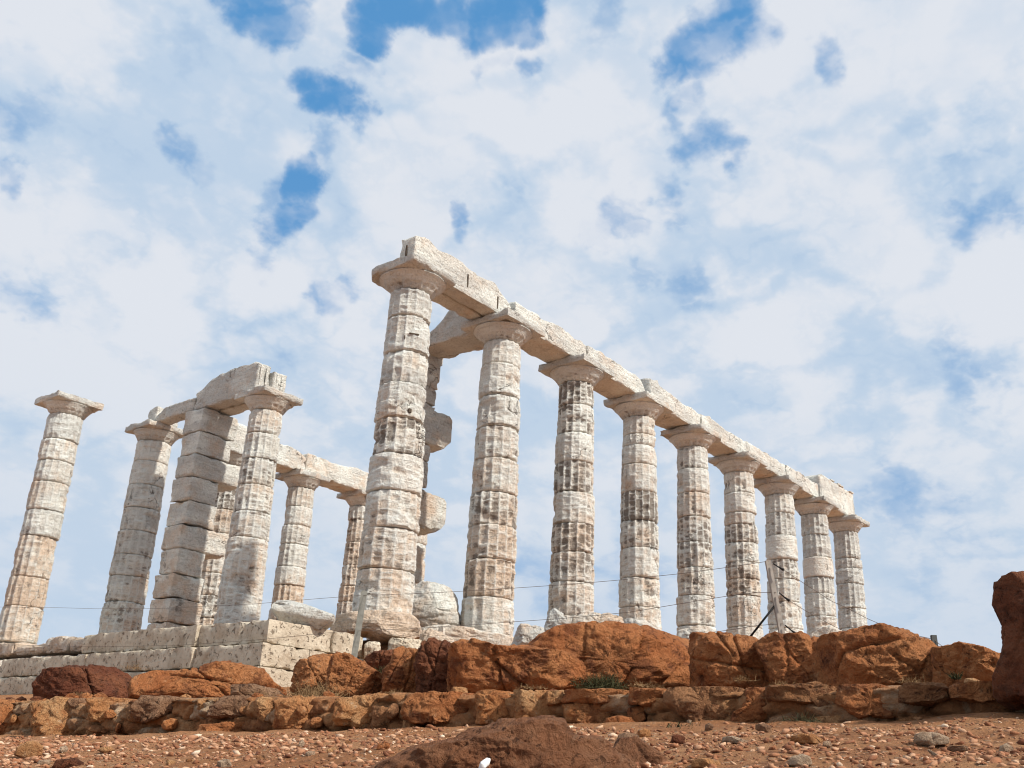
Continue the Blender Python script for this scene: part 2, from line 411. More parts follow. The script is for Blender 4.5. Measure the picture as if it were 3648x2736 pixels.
def pixj(x, y, ys, zb=0.0): return [NECK]+[zpix(x, y, v) for v in ys]+[zb]
def autoj(n, seed, zb=0.0):
    rr = random.Random(seed); w = [rr.uniform(.85, 1.15) for _ in range(n)]; s = sum(w); z = NECK; out = [NECK]
    for v in w: z -= v/s*(NECK-zb); out.append(z)
    out[-1] = zb; return out
def adj(x, y, nx, bx, by):
    """plan position so that the axis passes where the column stands"""
    return x, y
G_S = 'standing columns of the long row of nine'; G_N = 'standing columns of the far row'
# stain, warm, grey
cl = (.26, .25, .35); gy = (.24, .10, .75); st = (.66, .3, .35); hv = (.92, .35, .35); wr = (.42, .75, .1); wp = (.30, .55, .05); md = (.5, .35, .4); bl = (.2, .45, .15)
S = 2.52
column('tall column nearest the camera, standing on a lumpy round plinth beside the leaning post', -.01, .015, .475, .362,
       pixj(0, 0, (1152, 1276, 1387, 1512, 1637, 1767, 1897, 2041)), [gy, gy, cl, cl, (.85, .3, .3), bl, wp, (.6, .6, .1), wp], 1, .615,
       cuts=[(1, -.15, .56), (-1, .9, .72)], near=True, group=G_S, fd=[.8, .55, .95, .7, 1.1, .25, .8, .85, .8], topcol=(.35, .1, .7))
column('second column of the long row, on white marble blocks beside the big pale boulder', S, 0, .475, .362,
       pixj(S, 0, (1315, 1428, 1538, 1650, 1769, 1885, 2005, 2138)), [cl, cl, (.35, .2, .3), md, bl, (.72, .4, .3), (.66, .75, .1), (.62, .95, .1), wp], 2, .60, near=True, group=G_S, fd=[.5, .5, .6, .8, .95, .9, .8, 1.2, .75], cuts=[(1, 1, .75)], topcol=(.45, .1, .6))
column('third column of the long row, its foot behind the pale wedge-shaped stone', 2*S, 0, .455, .372,
       pixj(2*S, 0, (1457, 1557, 1658, 1766, 1877, 1978, 2083, 2203)), [(.86, .2, .4), (.78, .3, .4), (.3, .3, .3), (.68, .3, .4), (.6, .4, .4), (.82, .5, .2), (.72, .5, .2), (.45, .5, .2), wp], 3, .60, near=True, group=G_S, fd=[1.1, .9, .7, 1.2, .6, 1.1, .95, .8, .9], topcol=(.45, .15, .55))
column('fourth column of the long row, with a dark stained band halfway up', 3*S, 0, .465, .372,
       pixj(3*S, 0, (1560, 1579+20, 1666, 1763, 1866, 1961, 2067, 2170)), [cl, cl, (.38, .2, .4), cl, (1.0, .3, .3), (.72, .4, .2), (.45, .3, .2), (.5, .3, .2), wp], 4, .60, group=G_S, fd=[.9, .7, .5, .5, 1.3, 1.1, .7, .9, .8], topcol=(.45, .15, .6))
column('fifth column of the long row, with a bulging lowest drum above the red rock', 4*S, 0, .465, .372,
       pixj(4*S, 0, (1680, 1765, 1850, 1940, 2030, 2130, 2235)), [(.5, .2, .4), cl, cl, (.82, .35, .4), (.78, .4, .3), (.5, .3, .3), (.36, .3, .2), wp], 5, .60, group=G_S, fd=[.9, .6, 1.0, .9, 1.0, 1.1, .8, .6], cuts=[(1, -1, .74)], topcol=(.45, .2, .6))
column('sixth column of the long row, its middle drums blotched brown, left of the wire post', 5*S, 0, .465, .392,
       pixj(5*S, 0, (1765, 1835, 1877, 1940, 2010, 2070, 2128, 2240)), [cl, cl, (.55, .3, .4), (.88, .3, .4), (.5, .3, .3), (.74, .5, .2), (.66, .5, .2), (.5, .4, .2), wp], 6, .60, group=G_S, fd=[.9, .4, .8, 1.0, 1.0, 1.0, 1.0, .8, .8], topcol=(.45, .15, .6))
column('seventh column of the long row, directly behind the tall wire post', 6*S, 0, .48, .40,
       pixj(6*S, 0, (1836, 1915, 2000, 2070, 2150, 2245)), [cl, (.55, .15, .5), (.18, .3, .3), (.66, .3, .4), (.5, .3, .3), (.45, .4, .3), wp], 7, .60, group=G_S, fd=[.9, 1.1, .1, .9, .9, .8, .8], cuts=[(1, -.3, .52)], topcol=(.35, .1, .8))
column('eighth column of the long row, with one smooth beige drum at mid height', 7*S, 0, .46, .398,
       pixj(7*S, 0, (1912, 1992, 2062, 2120, 2200)), [gy, gy, (.02, .55, .05), gy, (.3, .3, .5), (.25, .3, .5)], 8, .60, group=G_S, fd=[1.2, 1.2, 0.0, 1.2, .8, .6], topcol=(.35, .1, .85))
column('ninth and farthest column of the long row, under the end block at right', 8*S, 0, .46, .392,
       pixj(8*S, 0, (1995, 2030, 2085, 2172, 2243)), [gy, (.3, .1, .7), (.3, .1, .7), (.3, .15, .7), (.28, .2, .6), wp], 9, .60, group=G_S, fd=[1.2, .8, .6, 1.0, 1.0, .6], topcol=(.35, .1, .85))
column('lone column at the far left edge carrying only its square capital', .06, WN+.07, .445, .404,
       pixj(.06, WN, (1575, 1650, 1725, 1825, 1917, 2060, 2165), .12), [gy, (.35, .5, .3), (.3, .2, .5), (.3, .4, .4), (.3, .15, .6), (.25, .7, .2), (.35, .95, .0), (.25, .8, .0)], 10, .60, group=G_N, fd=[.4, .5, .8, .8, .7, 1.3, 1.2, .9], topcol=(.3, .35, .5), dmg=.7)
column('dark weathered column left of the block pier, second from the left edge', S, WN, .50, .424,
       pixj(S, WN, (1655, 1738, 1820, 1900, 1985, 2060, 2150)), [(.3, .45, .2), (.5, .3, .7), (.7, .2, .8), (.62, .15, .9), (.66, .15, .9), (.66, .2, .8), (.5, .3, .6), (.55, .3, .5)], 11, .60, group=G_N, fd=[.3, .3, .4, .4, .6, .6, .7, .8], topcol=(.45, .3, .7))
column('column mostly hidden in the gap between the block pier and the column right of it', 2*S, WN, .48, .41,
       autoj(9, 12), [md, hv, (.7, .9, .1), wr, wp], 12, .60, group=G_N, fd=[1.0])
column('pale column with an orange fluted bottom drum behind the tilted slab', 3*S+.02, WN, .475, .39,
       pixj(3*S, WN, (1812, 1878, 1945, 2025, 2090, 2170)), [cl, (.5, .3, .4), cl, cl, md, (.3, 1.0, .0), wp], 13, .60, group=G_N, fd=[1.0, .5, .9, .8, .5, 1.3, .9], topcol=(.3, .2, .5))
column('brown column half hidden to the left of the nearest tall column', 4*S, WN, .47, .39,
       pixj(4*S, WN, (1860, 1938, 2020, 2095, 2150)), [(.6, .5, .3), (.5, .7, .2), (.66, .8, .1), (.6, .8, .1), (.5, .9, .1), wr], 14, .60, group=G_N, fd=[1.2], topcol=(.45, .4, .5))
column('far column showing only as a sliver right of the nearest tall column', 5*S, WN, .47, .39,
       autoj(9, 15), [wp, cl, wr], 15, .58, group=G_N, fd=[1.0])
column('column in the middle of the left group, under the broken end of the heavy beam', 2.56, 7.28, .485, .378,
       pixj(2.56, 7.28, (1555, 1645, 1738, 1832, 1925)), [cl, cl, (.72, .4, .3), (.55, .4, .3), (.5, .4, .3), (.60, .45, .35)], 16, .585, near=True, group='columns of the left group', fd=[.7, .9, 1.0, .8, .8, .5], topcol=(.3, .3, .5))

def on_shaft(px, py, x, y, R):
    dd = ray(px, py); ts = np.linspace(11, 18, 4000); P = CAM+dd*ts[:, None]; k = np.argmax(np.hypot(P[:, 0]-x, P[:, 1]-y) < R); return P[k]
near_col = bpy.data.objects['temple_column']
for (px, py, w_, h_, R_) in ((1460, 1463, .055, .075, .395), (1475, 1190, .17, .022, .375), (1442, 1203, .022, .08, .375)):
    p = on_shaft(px, py, 0, 0, R_); a_ = math.atan2(p[1], p[0])
    slab('hole_shade_inset', p[0]-.02, p[0]+.02, p[1]-w_/2, p[1]+w_/2, p[2]-h_/2, p[2]+h_/2, M['slot_shade'], near_col, .03, .004, .002, .002, 9, None, (.3, .3, .3), rot=a_)  # solid dark box set on the shaft, painting the shade of a cut hole

# ------------------------------------------------------------------ piers (antae) of stacked blocks
def pier(label, y0, y1, courses, seed, x0=2.10):
    e = empty('block_pier', (2.6, (y0+y1)/2, 0), label, 'pier', 'piers of stacked blocks'); rr = random.Random(seed)
    for i, (za, zb, xr, c) in enumerate(courses):
        w = -.0045*(za+zb)                                       # slight taper
        b = slab('stone_block', x0+rr.uniform(-.03, .02)-.03*(6-za)/6, xr, y0-.02+rr.uniform(-.02, .02), y1+.04*(6-za)/6+rr.uniform(-.02, .02), za+.004, zb-.004,
                 M['block'], e, .045, (.05 if x0 < 2.15 else .10) if xr > 3.25 else .018, .018, .055, seed*7+i, None, c, freq=2.0)
    return e
def zp(py, px=700): return zpix(2.1, 9.23, py)
def pex(px, py): return float(aty(px, py, 9.23)[0])
cz_ = [(1450, 849), (1533, 825), (1612, 872), (1693, 776), (1778, 768), (1864, 815), (1951, 728), (2041, 724), (2128, 717), (2215, 716), (2300, 716)]
cz = [(1450, 3.12), (1535, 3.12), (1610, 3.12), (1690, 3.5), (1780, 3.05), (1865, 2.98), (1950, 3.6), (2025, 3.02), (2115, 3.04), (2230, 3.12), (2330, 3.1)]
cc = [(.36, .15, .6), (.34, .2, .6), (.36, .15, .55), (.34, .25, .5), (.36, .35, .4), (.34, .4, .35), (.34, .35, .4), (.5, .5, .35), (.55, .55, .3), (.5, .5, .3)]
cz = [(a_, max(2.8, pex(b_, a_+60))) for a_, b_ in cz_]
crs = []
for i in range(len(cz)-1):
    zb = 6.0 if i == 0 else zp(cz[i][0]); za = max(0, zp(cz[i+1][0])); crs.append((za, zb, cz[i][1], cc[i]))
    if za <= 0: break
pier('grey-brown pier of stacked blocks in the left group, two blocks jutting right', 9.23, 9.98, [c for c in crs if c[1]-c[0] > .05], 3)
# second pier, seen past the right side of the near column
def z2(py): return zpix(3.1, 2.2, py)
def z2(py): return zpix(2.8, 1.94, py)
pz = [1260, 1300, 1390, 1450, 1590, 1650, 1745, 1885, 1950, 2080]; px_r = [2.95, 2.85, 2.78, 2.80, 2.72, 2.70, 2.76, 2.60, 2.78]
prof = [(6.0 if q == 0 else z2(pz[q]), z2(pz[q+1]), px_r[q]) for q in range(9)]+[(z2(2080), 0.0, 2.62)]
pier('rough pier of stacked blocks behind the nearest column, two rounded blocks jutting right', 1.94, 2.69, [(b, a, xr, (.5, .25 if a > 3 else .5, .7)) for a, b, xr in prof], 5, 2.2)

# ------------------------------------------------------------------ architrave blocks
def beam_top(pts, wob=.02, seed=0, axis=0, cross=0.0):
    xs = [p[0] for p in pts]; zs = [p[1] for p in pts]
    def f(x, y):
        s_ = x if axis == 0 else y; c_ = y if axis == 0 else x
        return np.interp(s_, xs, zs)+wob*fbm(np.stack([x*3, y*3, np.full_like(x, seed*1.7)], 1), 3)+cross*c_
    return f
YF, YB = -.28, .47
BC = (.12, .12, .22); GA = 'architrave blocks of the long colonnade'
def topz(px, py): p = aty(px, py, YF); return (p[0], p[2])
def beam(label, pts, seed, x0, x1, col=BC, gap=.012, chip=.06, slots=()):
    e = empty('architrave_block', ((x0+x1)/2, 0, TOP), label, 'stone beam', GA)
    b = slab('beam_body', x0+gap, x1-gap, YF, YB, TOP+.004, TOP+.68, M['block'], e, .045, .02, .016, chip, seed, beam_top(pts, .035, seed), col, freq=1.7)
    for (sx, za, zb) in slots:
        slab('slot_shade_inset', sx-.018, sx+.018, YF-.012, YF+.03, za, zb, M['slot_shade'], e, .04, .004, .003, .002, seed+3)  # dark bar on the face, painted as the shade inside a clamp slot
    return e
b1 = [topz(1490, 835), topz(1530, 850), topz(1560, 888), topz(1620, 915), topz(1705, 975), topz(1760, 1000), topz(1778, 1060)]
e = empty('architrave_block', (1.1, 0, TOP), 'big end block of the long beam on the nearest column, with vertical clamp slots', 'stone beam', GA)
b1x = [(-.40, b1[0][1]-.02)]+[(p[0], p[1]) for p in b1[1:6]]+[(2.42, 6.30)]
slab('beam_body', -.33, 2.42, YF, .09, TOP+.004, TOP+.70, M['block'], e, .035, .015, .014, .045, 21, beam_top(b1x, .025, 21), BC, freq=1.9)
slab('back_slab', .12, 2.40, .105, YB, TOP+.004, TOP+.62, M['block'], e, .05, .02, .016, .05, 19, beam_top([(.1, 6.45), (2.4, 6.45)], .04, 19), BC, freq=1.9)
for (sx, za, zb) in ((1.10, 6.18, 6.45), (1.98, 6.10, 6.36)): slab('slot_shade_inset', sx-.018, sx+.018, YF-.012, YF+.03, za, zb, M['slot_shade'], e, .04, .004, .003, .002, 23)  # dark bars paint the shaded slots on the front face
slab('slot_shade_inset', -.345, -.30, -.10, -.065, 6.16, 6.45, M['slot_shade'], e, .04, .004, .003, .002, 24)  # same painted slot shade on the end face
beam('second block of the long beam, right of the narrow gap', [(2.5, 6.52), (3.2, 6.50), (4.2, 6.53), (5.0, 6.50)], 22, 2.52, 5.04)
beam('third block of the long beam, dropping away before the raised broken block', [(5.04, 6.52), (6.6, 6.50), (7.2, 6.46), (7.45, 6.22)], 23, 5.04, 7.50)
beam('fourth block of the long beam, with a raised chipped left end', [(7.6, 6.66), (7.95, 6.66), (8.0, 6.57), (8.8, 6.55), (10.0, 6.46)], 24, 7.62, 10.08)
beam('fifth block of the long beam, cracked at its lower left', [(10.1, 6.52), (10.5, 6.56), (11.2, 6.50), (12.6, 6.48)], 25, 10.08, 12.6)
beam('sixth block of the long beam, left of the slanting joint', [(12.6, 6.54), (13.6, 6.52), (15.1, 6.50)], 26, 12.6, 15.12)
beam('seventh block of the long beam, ending at a dark gap', [(15.1, 6.54), (16.4, 6.54), (17.4, 6.50)], 27, 15.12, 17.46)
e = empty('architrave_block', (18.9, 0, TOP), 'last and tallest block of the long beam, with small chips on its top edge', 'stone beam', GA)
slab('beam_body', 17.66, 20.42, YF, YB, TOP+.004, TOP+.96, M['block'], e, .05, .05, .015, .05, 28, beam_top([(17.6, 6.88), (17.9, 6.96), (19, 6.93), (20.3, 6.92)], .03, 4), (.12, .1, .2), freq=1.7)
for k, xx in enumerate((18.5, 19.05, 19.25, 20.1)):
    slab('top_fragment', xx, xx+.28, YF-.02, YF+.2, 6.90, 6.965, M['block'], e, .05, .015, .012, .03, 60+k, None, (.4, .1, .3))

GX = 'beams lying across from colonnade to pier'
# beam from the second column to the hidden pier
e = empty('cross_beam', (2.5, 1.5, TOP), 'grey beam running back from the second column to the rough pier', 'stone beam', GX)
slab('beam_body', 2.14, 2.90, .50, 2.75, TOP-.18, TOP+.60, M['block'], e, .05, .04, .03, .09, 31, beam_top([(.5, 6.52), (1.05, 6.60), (1.5, 6.22), (1.9, 6.1), (2.7, 6.2)], .03, 31, 1), (.42, .12, .8), freq=1.8)
# beam of the left group
e = empty('cross_beam', (2.5, 9.5, TOP), 'heavy humped beam lying over the column and pier of the left group', 'stone beam', GX)
slab('beam_body', 2.16, 2.56, 7.30, 9.78, TOP+.004, TOP+.86, M['block'], e, .04, .03, .02, .06, 32, beam_top([(7.3, 6.80), (7.5, 6.86), (8.0, 6.85), (8.5, 6.87), (9.15, 6.78), (9.5, 6.60), (9.78, 6.46)], .03, 32, 1), (.3, .05, .65), freq=1.8)
slab('back_slab', 2.585, 2.98, 7.22, 9.6, TOP+.004, TOP+.70, M['block'], e, .05, .03, .02, .05, 33, beam_top([(7.2, 6.70), (8, 6.68), (9.5, 6.4)], .03, 33, 1), (.2, .15, .3), freq=1.8)
for k in range(2): slab('carved_ridge', 2.22+.17*k, 2.31+.17*k, 7.283, 7.33, TOP+.05, TOP+.72, M['block'], e, .05, .012, .006, .02, 70+k, None, (.1, .1, .2))
for k in range(2): slab('carved_ridge', 2.66+.14*k, 2.74+.14*k, 7.203, 7.25, TOP+.03, TOP+.60, M['block'], e, .05, .012, .006, .02, 75+k, None, (.1, .1, .2))
e = empty('cross_beam', (2.5, 10.7, TOP), 'lower worn beam joining the dark column to the pier in the left group', 'stone beam', GX)
slab('beam_body', 2.16, 2.56, 9.80, 11.55, TOP+.004, TOP+.48, M['block'], e, .05, .05, .03, .07, 34, beam_top([(9.5, 6.40), (10.3, 6.42), (11.1, 6.40), (11.5, 6.2)], .05, 34, 1), (.38, .1, .7), freq=1.8)
slab('upright_fragment', 2.22, 2.90, 11.58, 12.0, TOP+.004, TOP+.50, M['block'], e, .05, .03, .02, .05, 35, None, (.2, .2, .3), freq=2.2)
# far colonnade beams
GN = 'architrave blocks of the far colonnade'
e = empty('architrave_block', (6.3, WN, TOP), 'left block of the far beam, partly behind the column of the left group', 'stone beam', GN)
slab('beam_body', 5.35, 7.30, WN-.40, WN+.4, TOP-.02, TOP+.65, M['block'], e, .06, .03, .02, .06, 36, beam_top([(5.3, 6.6), (6.6, 6.66), (7.3, 6.50)], .03, 36), (.12, .3, .15))
e = empty('architrave_block', (9.0, WN, TOP), 'long cream block of the far beam, over the two far columns', 'stone beam', GN)
slab('beam_body', 7.33, 10.30, WN-.40, WN+.4, TOP-.02, TOP+.65, M['block'], e, .06, .03, .02, .06, 37, beam_top([(7.3, 6.66), (8.5, 6.60), (9.3, 6.70), (10.3, 6.66)], .03, 37), (.12, .35, .1))
e = empty('upright_block', (4.9, WN, TOP), 'sunlit rounded block standing on the hidden column, right of the pier top', 'stone block')
slab('block_body', 4.50, 5.22, WN-.38, WN+.35, TOP-.01, TOP+.80, M['block'], e, .05, .10, .03, .08, 38, None, (.12, .15, .2))

# ------------------------------------------------------------------ rocks from outlines
def rock(name, label, cat, pts, plane, depth, mat, seed, group=None, rough=.035, cuts=5, parent=None, col=(.3, .3, .3), nth=128, nph=52, back=None, ridge=.5, sup=.55, freq=2.6, cutmin=.74, crack=.035, amp=1.0, zmax=None):
    ax_, v = plane; fn = {'x': atx, 'y': aty, 'z': atz}[ax_]
    pts = np.array(pts, float); cpx = (pts.min(0)+pts.max(0))/2
    c = fn(cpx[0], cpx[1], v)
    hd = np.array([c[0]-CAM[0], c[1]-CAM[1], 0]); hd /= np.linalg.norm(hd); rt_ = np.array([hd[1], -hd[0], 0]); up = np.array([0, 0, 1.0])
    def onpl(p):
        d = ray(*p); k = ((c-CAM)@hd)/(d@hd); q = CAM+d*k-c; return np.array([q@rt_, q[2]])
    P2 = np.array([onpl(p) for p in pts])
    # centroid
    a = P2; b = np.roll(P2, -1, 0); cr = a[:, 0]*b[:, 1]-b[:, 0]*a[:, 1]; A = cr.sum()/2
    cen = ((a+b)*cr[:, None]).sum(0)/(6*A); P2 = P2-cen; c = c+rt_*cen[0]+up*cen[1]
    th = np.arange(nth)/nth*2*np.pi; Rr = np.zeros(nth)
    for i in range(len(P2)):
        p, q = P2[i], P2[(i+1) % len(P2)]; e_ = q-p
        dx, dy = np.cos(th), np.sin(th); den = dx*e_[1]-dy*e_[0]
        with np.errstate(all='ignore'):
            t_ = (p[0]*e_[1]-p[1]*e_[0])/den; s_ = (p[0]*dy-p[1]*dx)/den
        ok = (np.abs(den) > 1e-9) & (t_ > 0) & (s_ >= -1e-6) & (s_ <= 1+1e-6); Rr = np.where(ok & (t_ > Rr), t_, Rr)
    Rr[Rr == 0] = Rr.max()*.5
    ph = np.linspace(0.03, np.pi-.03, nph); PH, TH = np.meshgrid(ph, th, indexing='ij'); RR = np.broadcast_to(Rr, PH.shape)
    s = np.sin(PH)**sup; cc_ = np.sign(np.cos(PH))*np.abs(np.cos(PH))**.85
    X = (s*RR*np.cos(TH)).ravel(); Zz = (s*RR*np.sin(TH)).ravel(); dpt = depth if back is None else np.where(cc_ > 0, depth, back).ravel()
    Y = -(cc_.ravel()*dpt)
    Q = np.stack([X, Y, Zz], 1); sz = np.sqrt(abs(A))
    rg = np.random.RandomState(seed)
    for k in range(cuts*3):
        n = rg.normal(size=3)*[.8, 1.2, .7]; n[1] = -abs(n[1])-.45; n /= np.linalg.norm(n)
        d = Q@n; h = rg.uniform(cutmin+.04, .96)*d.max(); m_ = d > h; Q[m_] -= n*(d[m_]-h)[:, None]*.97
    nrm = Q/(np.linalg.norm(Q, axis=1)[:, None]+1e-9)
    Wm = Q+c                                                   # metric, shared by neighbours
    W = Q/max(sz, .25)*.9+seed*1.37
    dsp = rough*sz*(fbm(W*freq, 5, .55)*(1-ridge)*2.0+ridge*(fbm(W*freq*.8+5, 4, .5, True)-.35)*1.3)
    a0 = min(1.0, sz/.35)*amp
    dsp += a0*(.034*fbm(Wm*6+seed, 6, .66)+.026*(fbm(Wm*[5, 5, 11]+seed*3, 5, .62, True)-.3))
    Wn = .045*sz*fbm(Wm*3.5+seed*.7, 4)
    for k in range(4 if crack > 0 else 0):
        n = rg.normal(size=3)*[1.3, .35, .8]; n /= np.linalg.norm(n); h = rg.uniform(-.5, .5)*np.abs(Q@n).max()
        dd_ = Q@n-h+Wn; ext = sm(-.25, .15, pn(W*1.1+k*9.1)); wdt = .011*sz+.004
        dsp -= crack*sz*np.exp(-(np.abs(dd_)/wdt)**1.3)*ext
        dsp += .012*sz*np.sign(dd_)*ext*np.exp(-np.abs(dd_)/(.25*sz))*(.5 if k % 2 else -.5)
    Q = Q+nrm*dsp[:, None]
    V = c+Q[:, :1]*rt_+Q[:, 1:2]*hd+Q[:, 2:]*up
    if zmax is not None:
        zt_ = zmax+.016*fbm(V*[5, 5, 0]+2, 3); V[:, 2] = np.where(V[:, 2] > zt_, zt_+.18*(V[:, 2]-zt_), V[:, 2])
    F = grid_faces(nph, nth)
    n0 = len(V); V = np.concatenate([V, [V[:nth].mean(0), V[-nth:].mean(0)]]); j = np.arange(nth); j2 = (j+1) % nth; k = (nph-1)*nth
    F = np.concatenate([F, np.stack([np.full(nth, n0), j2, j, j], 1), np.stack([np.full(nth, n0+1), k+j, k+j2, k+j2], 1)])
    o = mesh_mixed(name, V, F, mat, None, np.zeros(len(V)))
    o.color = (col[0], col[1], col[2], 1)
    if parent is None: local(o, None); tag(o, label, cat, group)
    else:
        o.parent = parent; local(o, parent)
    return o
GB = 'red boulders behind the rubble wall'
def R(label, pts, X, dep, seed, mat='red', **k):
    k.setdefault('nth', 240); k.setdefault('nph', 100); k['rough'] = k.get('rough', .04)*1.35; k['crack'] = .07
    return rock('red_boulder', label, 'boulder', pts, ('x', X), dep, M[mat], seed, GB, **k)
R('long dark red boulder below the left end of the limestone foundation', [(118, 2492), (120, 2440), (158, 2385), (250, 2376), (400, 2380), (450, 2402), (490, 2440), (485, 2495), (300, 2500)], -5.25, .35, 1, 'darkred', rough=.05, ridge=.7)
R('low red boulder with a dark hollow, right of the long dark one at left', [(470, 2495), (472, 2410), (560, 2392), (700, 2388), (770, 2364), (850, 2364), (930, 2388), (975, 2440), (1020, 2470), (960, 2495), (700, 2500)], -5.1, .4, 2, rough=.055, ridge=.7)
R('flat brown slab leaning low in front of the hollowed red boulder', [(822, 2485), (825, 2440), (900, 2440), (985, 2455), (1020, 2484), (900, 2492)], -5.55, .2, 3, 'greystone', rough=.02)
R('cracked squat boulder left of the pointed wedge boulder', [(1040, 2470), (1042, 2410), (1062, 2362), (1100, 2346), (1180, 2336), (1225, 2370), (1220, 2480), (1060, 2488)], -4.9, .35, 4, rough=.05, ridge=.7)
R('pointed wedge boulder at the foot of the leaning post', [(1165, 2482), (1170, 2390), (1188, 2335), (1205, 2326), (1245, 2338), (1300, 2372), (1362, 2400), (1372, 2440), (1335, 2484)], -5.1, .35, 5, rough=.035, cuts=6)
R('small dark boulder behind, between the wedge and the rounded one', [(1300, 2350), (1330, 2325), (1400, 2318), (1425, 2345), (1400, 2400), (1320, 2385)], -4.4, .25, 6, 'darkred', rough=.06)
R('rounded smooth boulder with a flat top, right of the wedge boulder', [(1362, 2480), (1360, 2440), (1366, 2392), (1395, 2368), (1402, 2324), (1432, 2312), (1500, 2322), (1525, 2380), (1525, 2475), (1400, 2484)], -5.0, .35, 7, rough=.03)
R('jagged upright boulder left of the long ridge boulder', [(1492, 2480), (1488, 2345), (1502, 2300), (1542, 2284), (1600, 2300), (1640, 2350), (1672, 2465), (1600, 2482)], -5.05, .32, 8, rough=.07, ridge=.8, mat='darkred')
R('long ridge-shaped red boulder in the middle, left of the green shrub', [(1608, 2470), (1600, 2330), (1610, 2300), (1640, 2288), (1685, 2284), (1760, 2310), (2000, 2328), (2055, 2345), (2120, 2440), (2000, 2462), (1750, 2472)], -5.0, .45, 9, rough=.06, ridge=.65)
R('broad red rock hump behind the green shrub', [(1800, 2440), (1845, 2330), (1900, 2290), (1990, 2248), (2080, 2234), (2250, 2240), (2400, 2254), (2490, 2266), (2500, 2450), (2200, 2470), (1900, 2460)], -4.55, .42, 10, rough=.05, ridge=.6, nth=200, nph=80)
R('sloping red rock right of the vertical crack, below the wire post', [(2470, 2460), (2462, 2268), (2560, 2270), (2690, 2285), (2760, 2340), (2800, 2420), (2790, 2462), (2600, 2475)], -4.65, .45, 11, rough=.05, ridge=.6)
R('red rock with a flat angular face, left of the biggest hump at right', [(2770, 2470), (2730, 2380), (2690, 2300), (2750, 2270), (2850, 2268), (2960, 2300), (3010, 2400), (3010, 2470)], -4.7, .4, 12, rough=.05, ridge=.7)
R('biggest red hump at right, below the last columns', [(2930, 2470), (2890, 2330), (2950, 2275), (3040, 2255), (3130, 2246), (3220, 2254), (3320, 2300), (3390, 2360), (3410, 2460), (3100, 2475)], -4.85, .5, 13, rough=.05, ridge=.6, nth=180)
R('low sloping red rock at right, beside the standing pillar of rock', [(3335, 2460), (3325, 2318), (3420, 2306), (3500, 2315), (3580, 2350), (3700, 2400), (3700, 2470)], -5.1, .4, 14, rough=.05)
rock('rock_pillar', 'tall dark red rock pillar cut off by the right edge of the frame', 'rock', [(3540, 2165), (3548, 2100), (3582, 2078), (3650, 2066), (3860, 2075), (3900, 2300), (3860, 2520), (3600, 2512), (3545, 2470), (3552, 2410), (3572, 2350), (3578, 2280), (3572, 2215), (3552, 2185)], ('x', -6.15), .35, M['darkred'], 15, rough=.03, cuts=3, ridge=.4)

# ------------------------------------------------------------------ marble and limestone at the temple foot
RM = lambda nm, label, cat, pts, pl, dep, seed, mat='block', **k: rock(nm, label, cat, pts, pl, dep, M[mat], seed, k.pop('group', None), **k)
GM = 'marble and limestone rubble at the temple foot'
RM('round_plinth', 'lumpy round marble plinth under the nearest column', 'plinth', [(1180, 2262), (1182, 2225), (1215, 2196), (1290, 2184), (1380, 2186), (1465, 2196), (1495, 2228), (1506, 2290), (1440, 2290), (1350, 2285), (1310, 2262), (1240, 2262)], ('y', -.02), .66, 41, col=(.45, 1.35, .0), rough=.06, ridge=.6, cuts=3)
RM('marble_block', 'broken pitted block under the right side of the round plinth', 'stone block', [(1375, 2345), (1385, 2290), (1400, 2275), (1500, 2282), (1510, 2345)], ('y', -.75), .25, 42, 'poros', group=GM, sup=.4)
RM('marble_block', 'small pitted block wedged right of the foundation corner', 'stone block', [(1298, 2345), (1300, 2300), (1315, 2286), (1352, 2290), (1355, 2345)], ('y', -.8), .2, 43, 'poros', group=GM, sup=.4)
RM('pale_boulder', 'big pale upright boulder just right of the nearest column', 'boulder', [(1465, 2250), (1462, 2130), (1480, 2090), (1500, 2074), (1555, 2082), (1600, 2098), (1628, 2135), (1636, 2200), (1640, 2250)], ('y', .75), .5, 44, col=(.30, .45, .35), rough=.02, ridge=.2, sup=.5)
RM('marble_block', 'long white broken marble slab under the second column', 'stone block', [(1490, 2300), (1500, 2236), (1600, 2228), (1690, 2246), (1790, 2262), (1838, 2275), (1835, 2320), (1600, 2320)], ('y', -.62), .3, 45, col=(.18, .6, .0), group=GM, rough=.05, ridge=.6, sup=.45)
RM('marble_block', 'reddish marble lump right of the round plinth', 'stone block', [(1495, 2330), (1500, 2250), (1530, 2240), (1600, 2275), (1650, 2310), (1600, 2340)], ('y', -1.0), .25, 46, col=(.45, 1.3, .0), group=GM, rough=.08, ridge=.8)
RM('marble_block', 'grey cracked rock left of the pale wedge-shaped stone', 'stone block', [(1822, 2315), (1835, 2265), (1855, 2222), (1875, 2224), (1940, 2240), (1950, 2260), (1935, 2300), (1860, 2320)], ('y', -3.7), .2, 47, col=(.5, .4, .7), group=GM, rough=.05, ridge=.7)
RM('marble_block', 'pale wedge-shaped stone standing before the third column', 'stone block', [(1940, 2262), (1945, 2220), (1960, 2175), (1978, 2167), (2000, 2180), (2015, 2210), (2048, 2245), (2040, 2262)], ('y', -4.75), .14, 48, col=(.25, .2, .7), group=GM, rough=.02)
RM('marble_block', 'wide brown and white block right of the wedge-shaped stone', 'stone block', [(2036, 2262), (2042, 2200), (2070, 2190), (2180, 2190), (2215, 2200), (2220, 2230), (2200, 2262)], ('y', -5.0), .18, 49, col=(.55, .7, .1), group=GM, rough=.04, sup=.45)
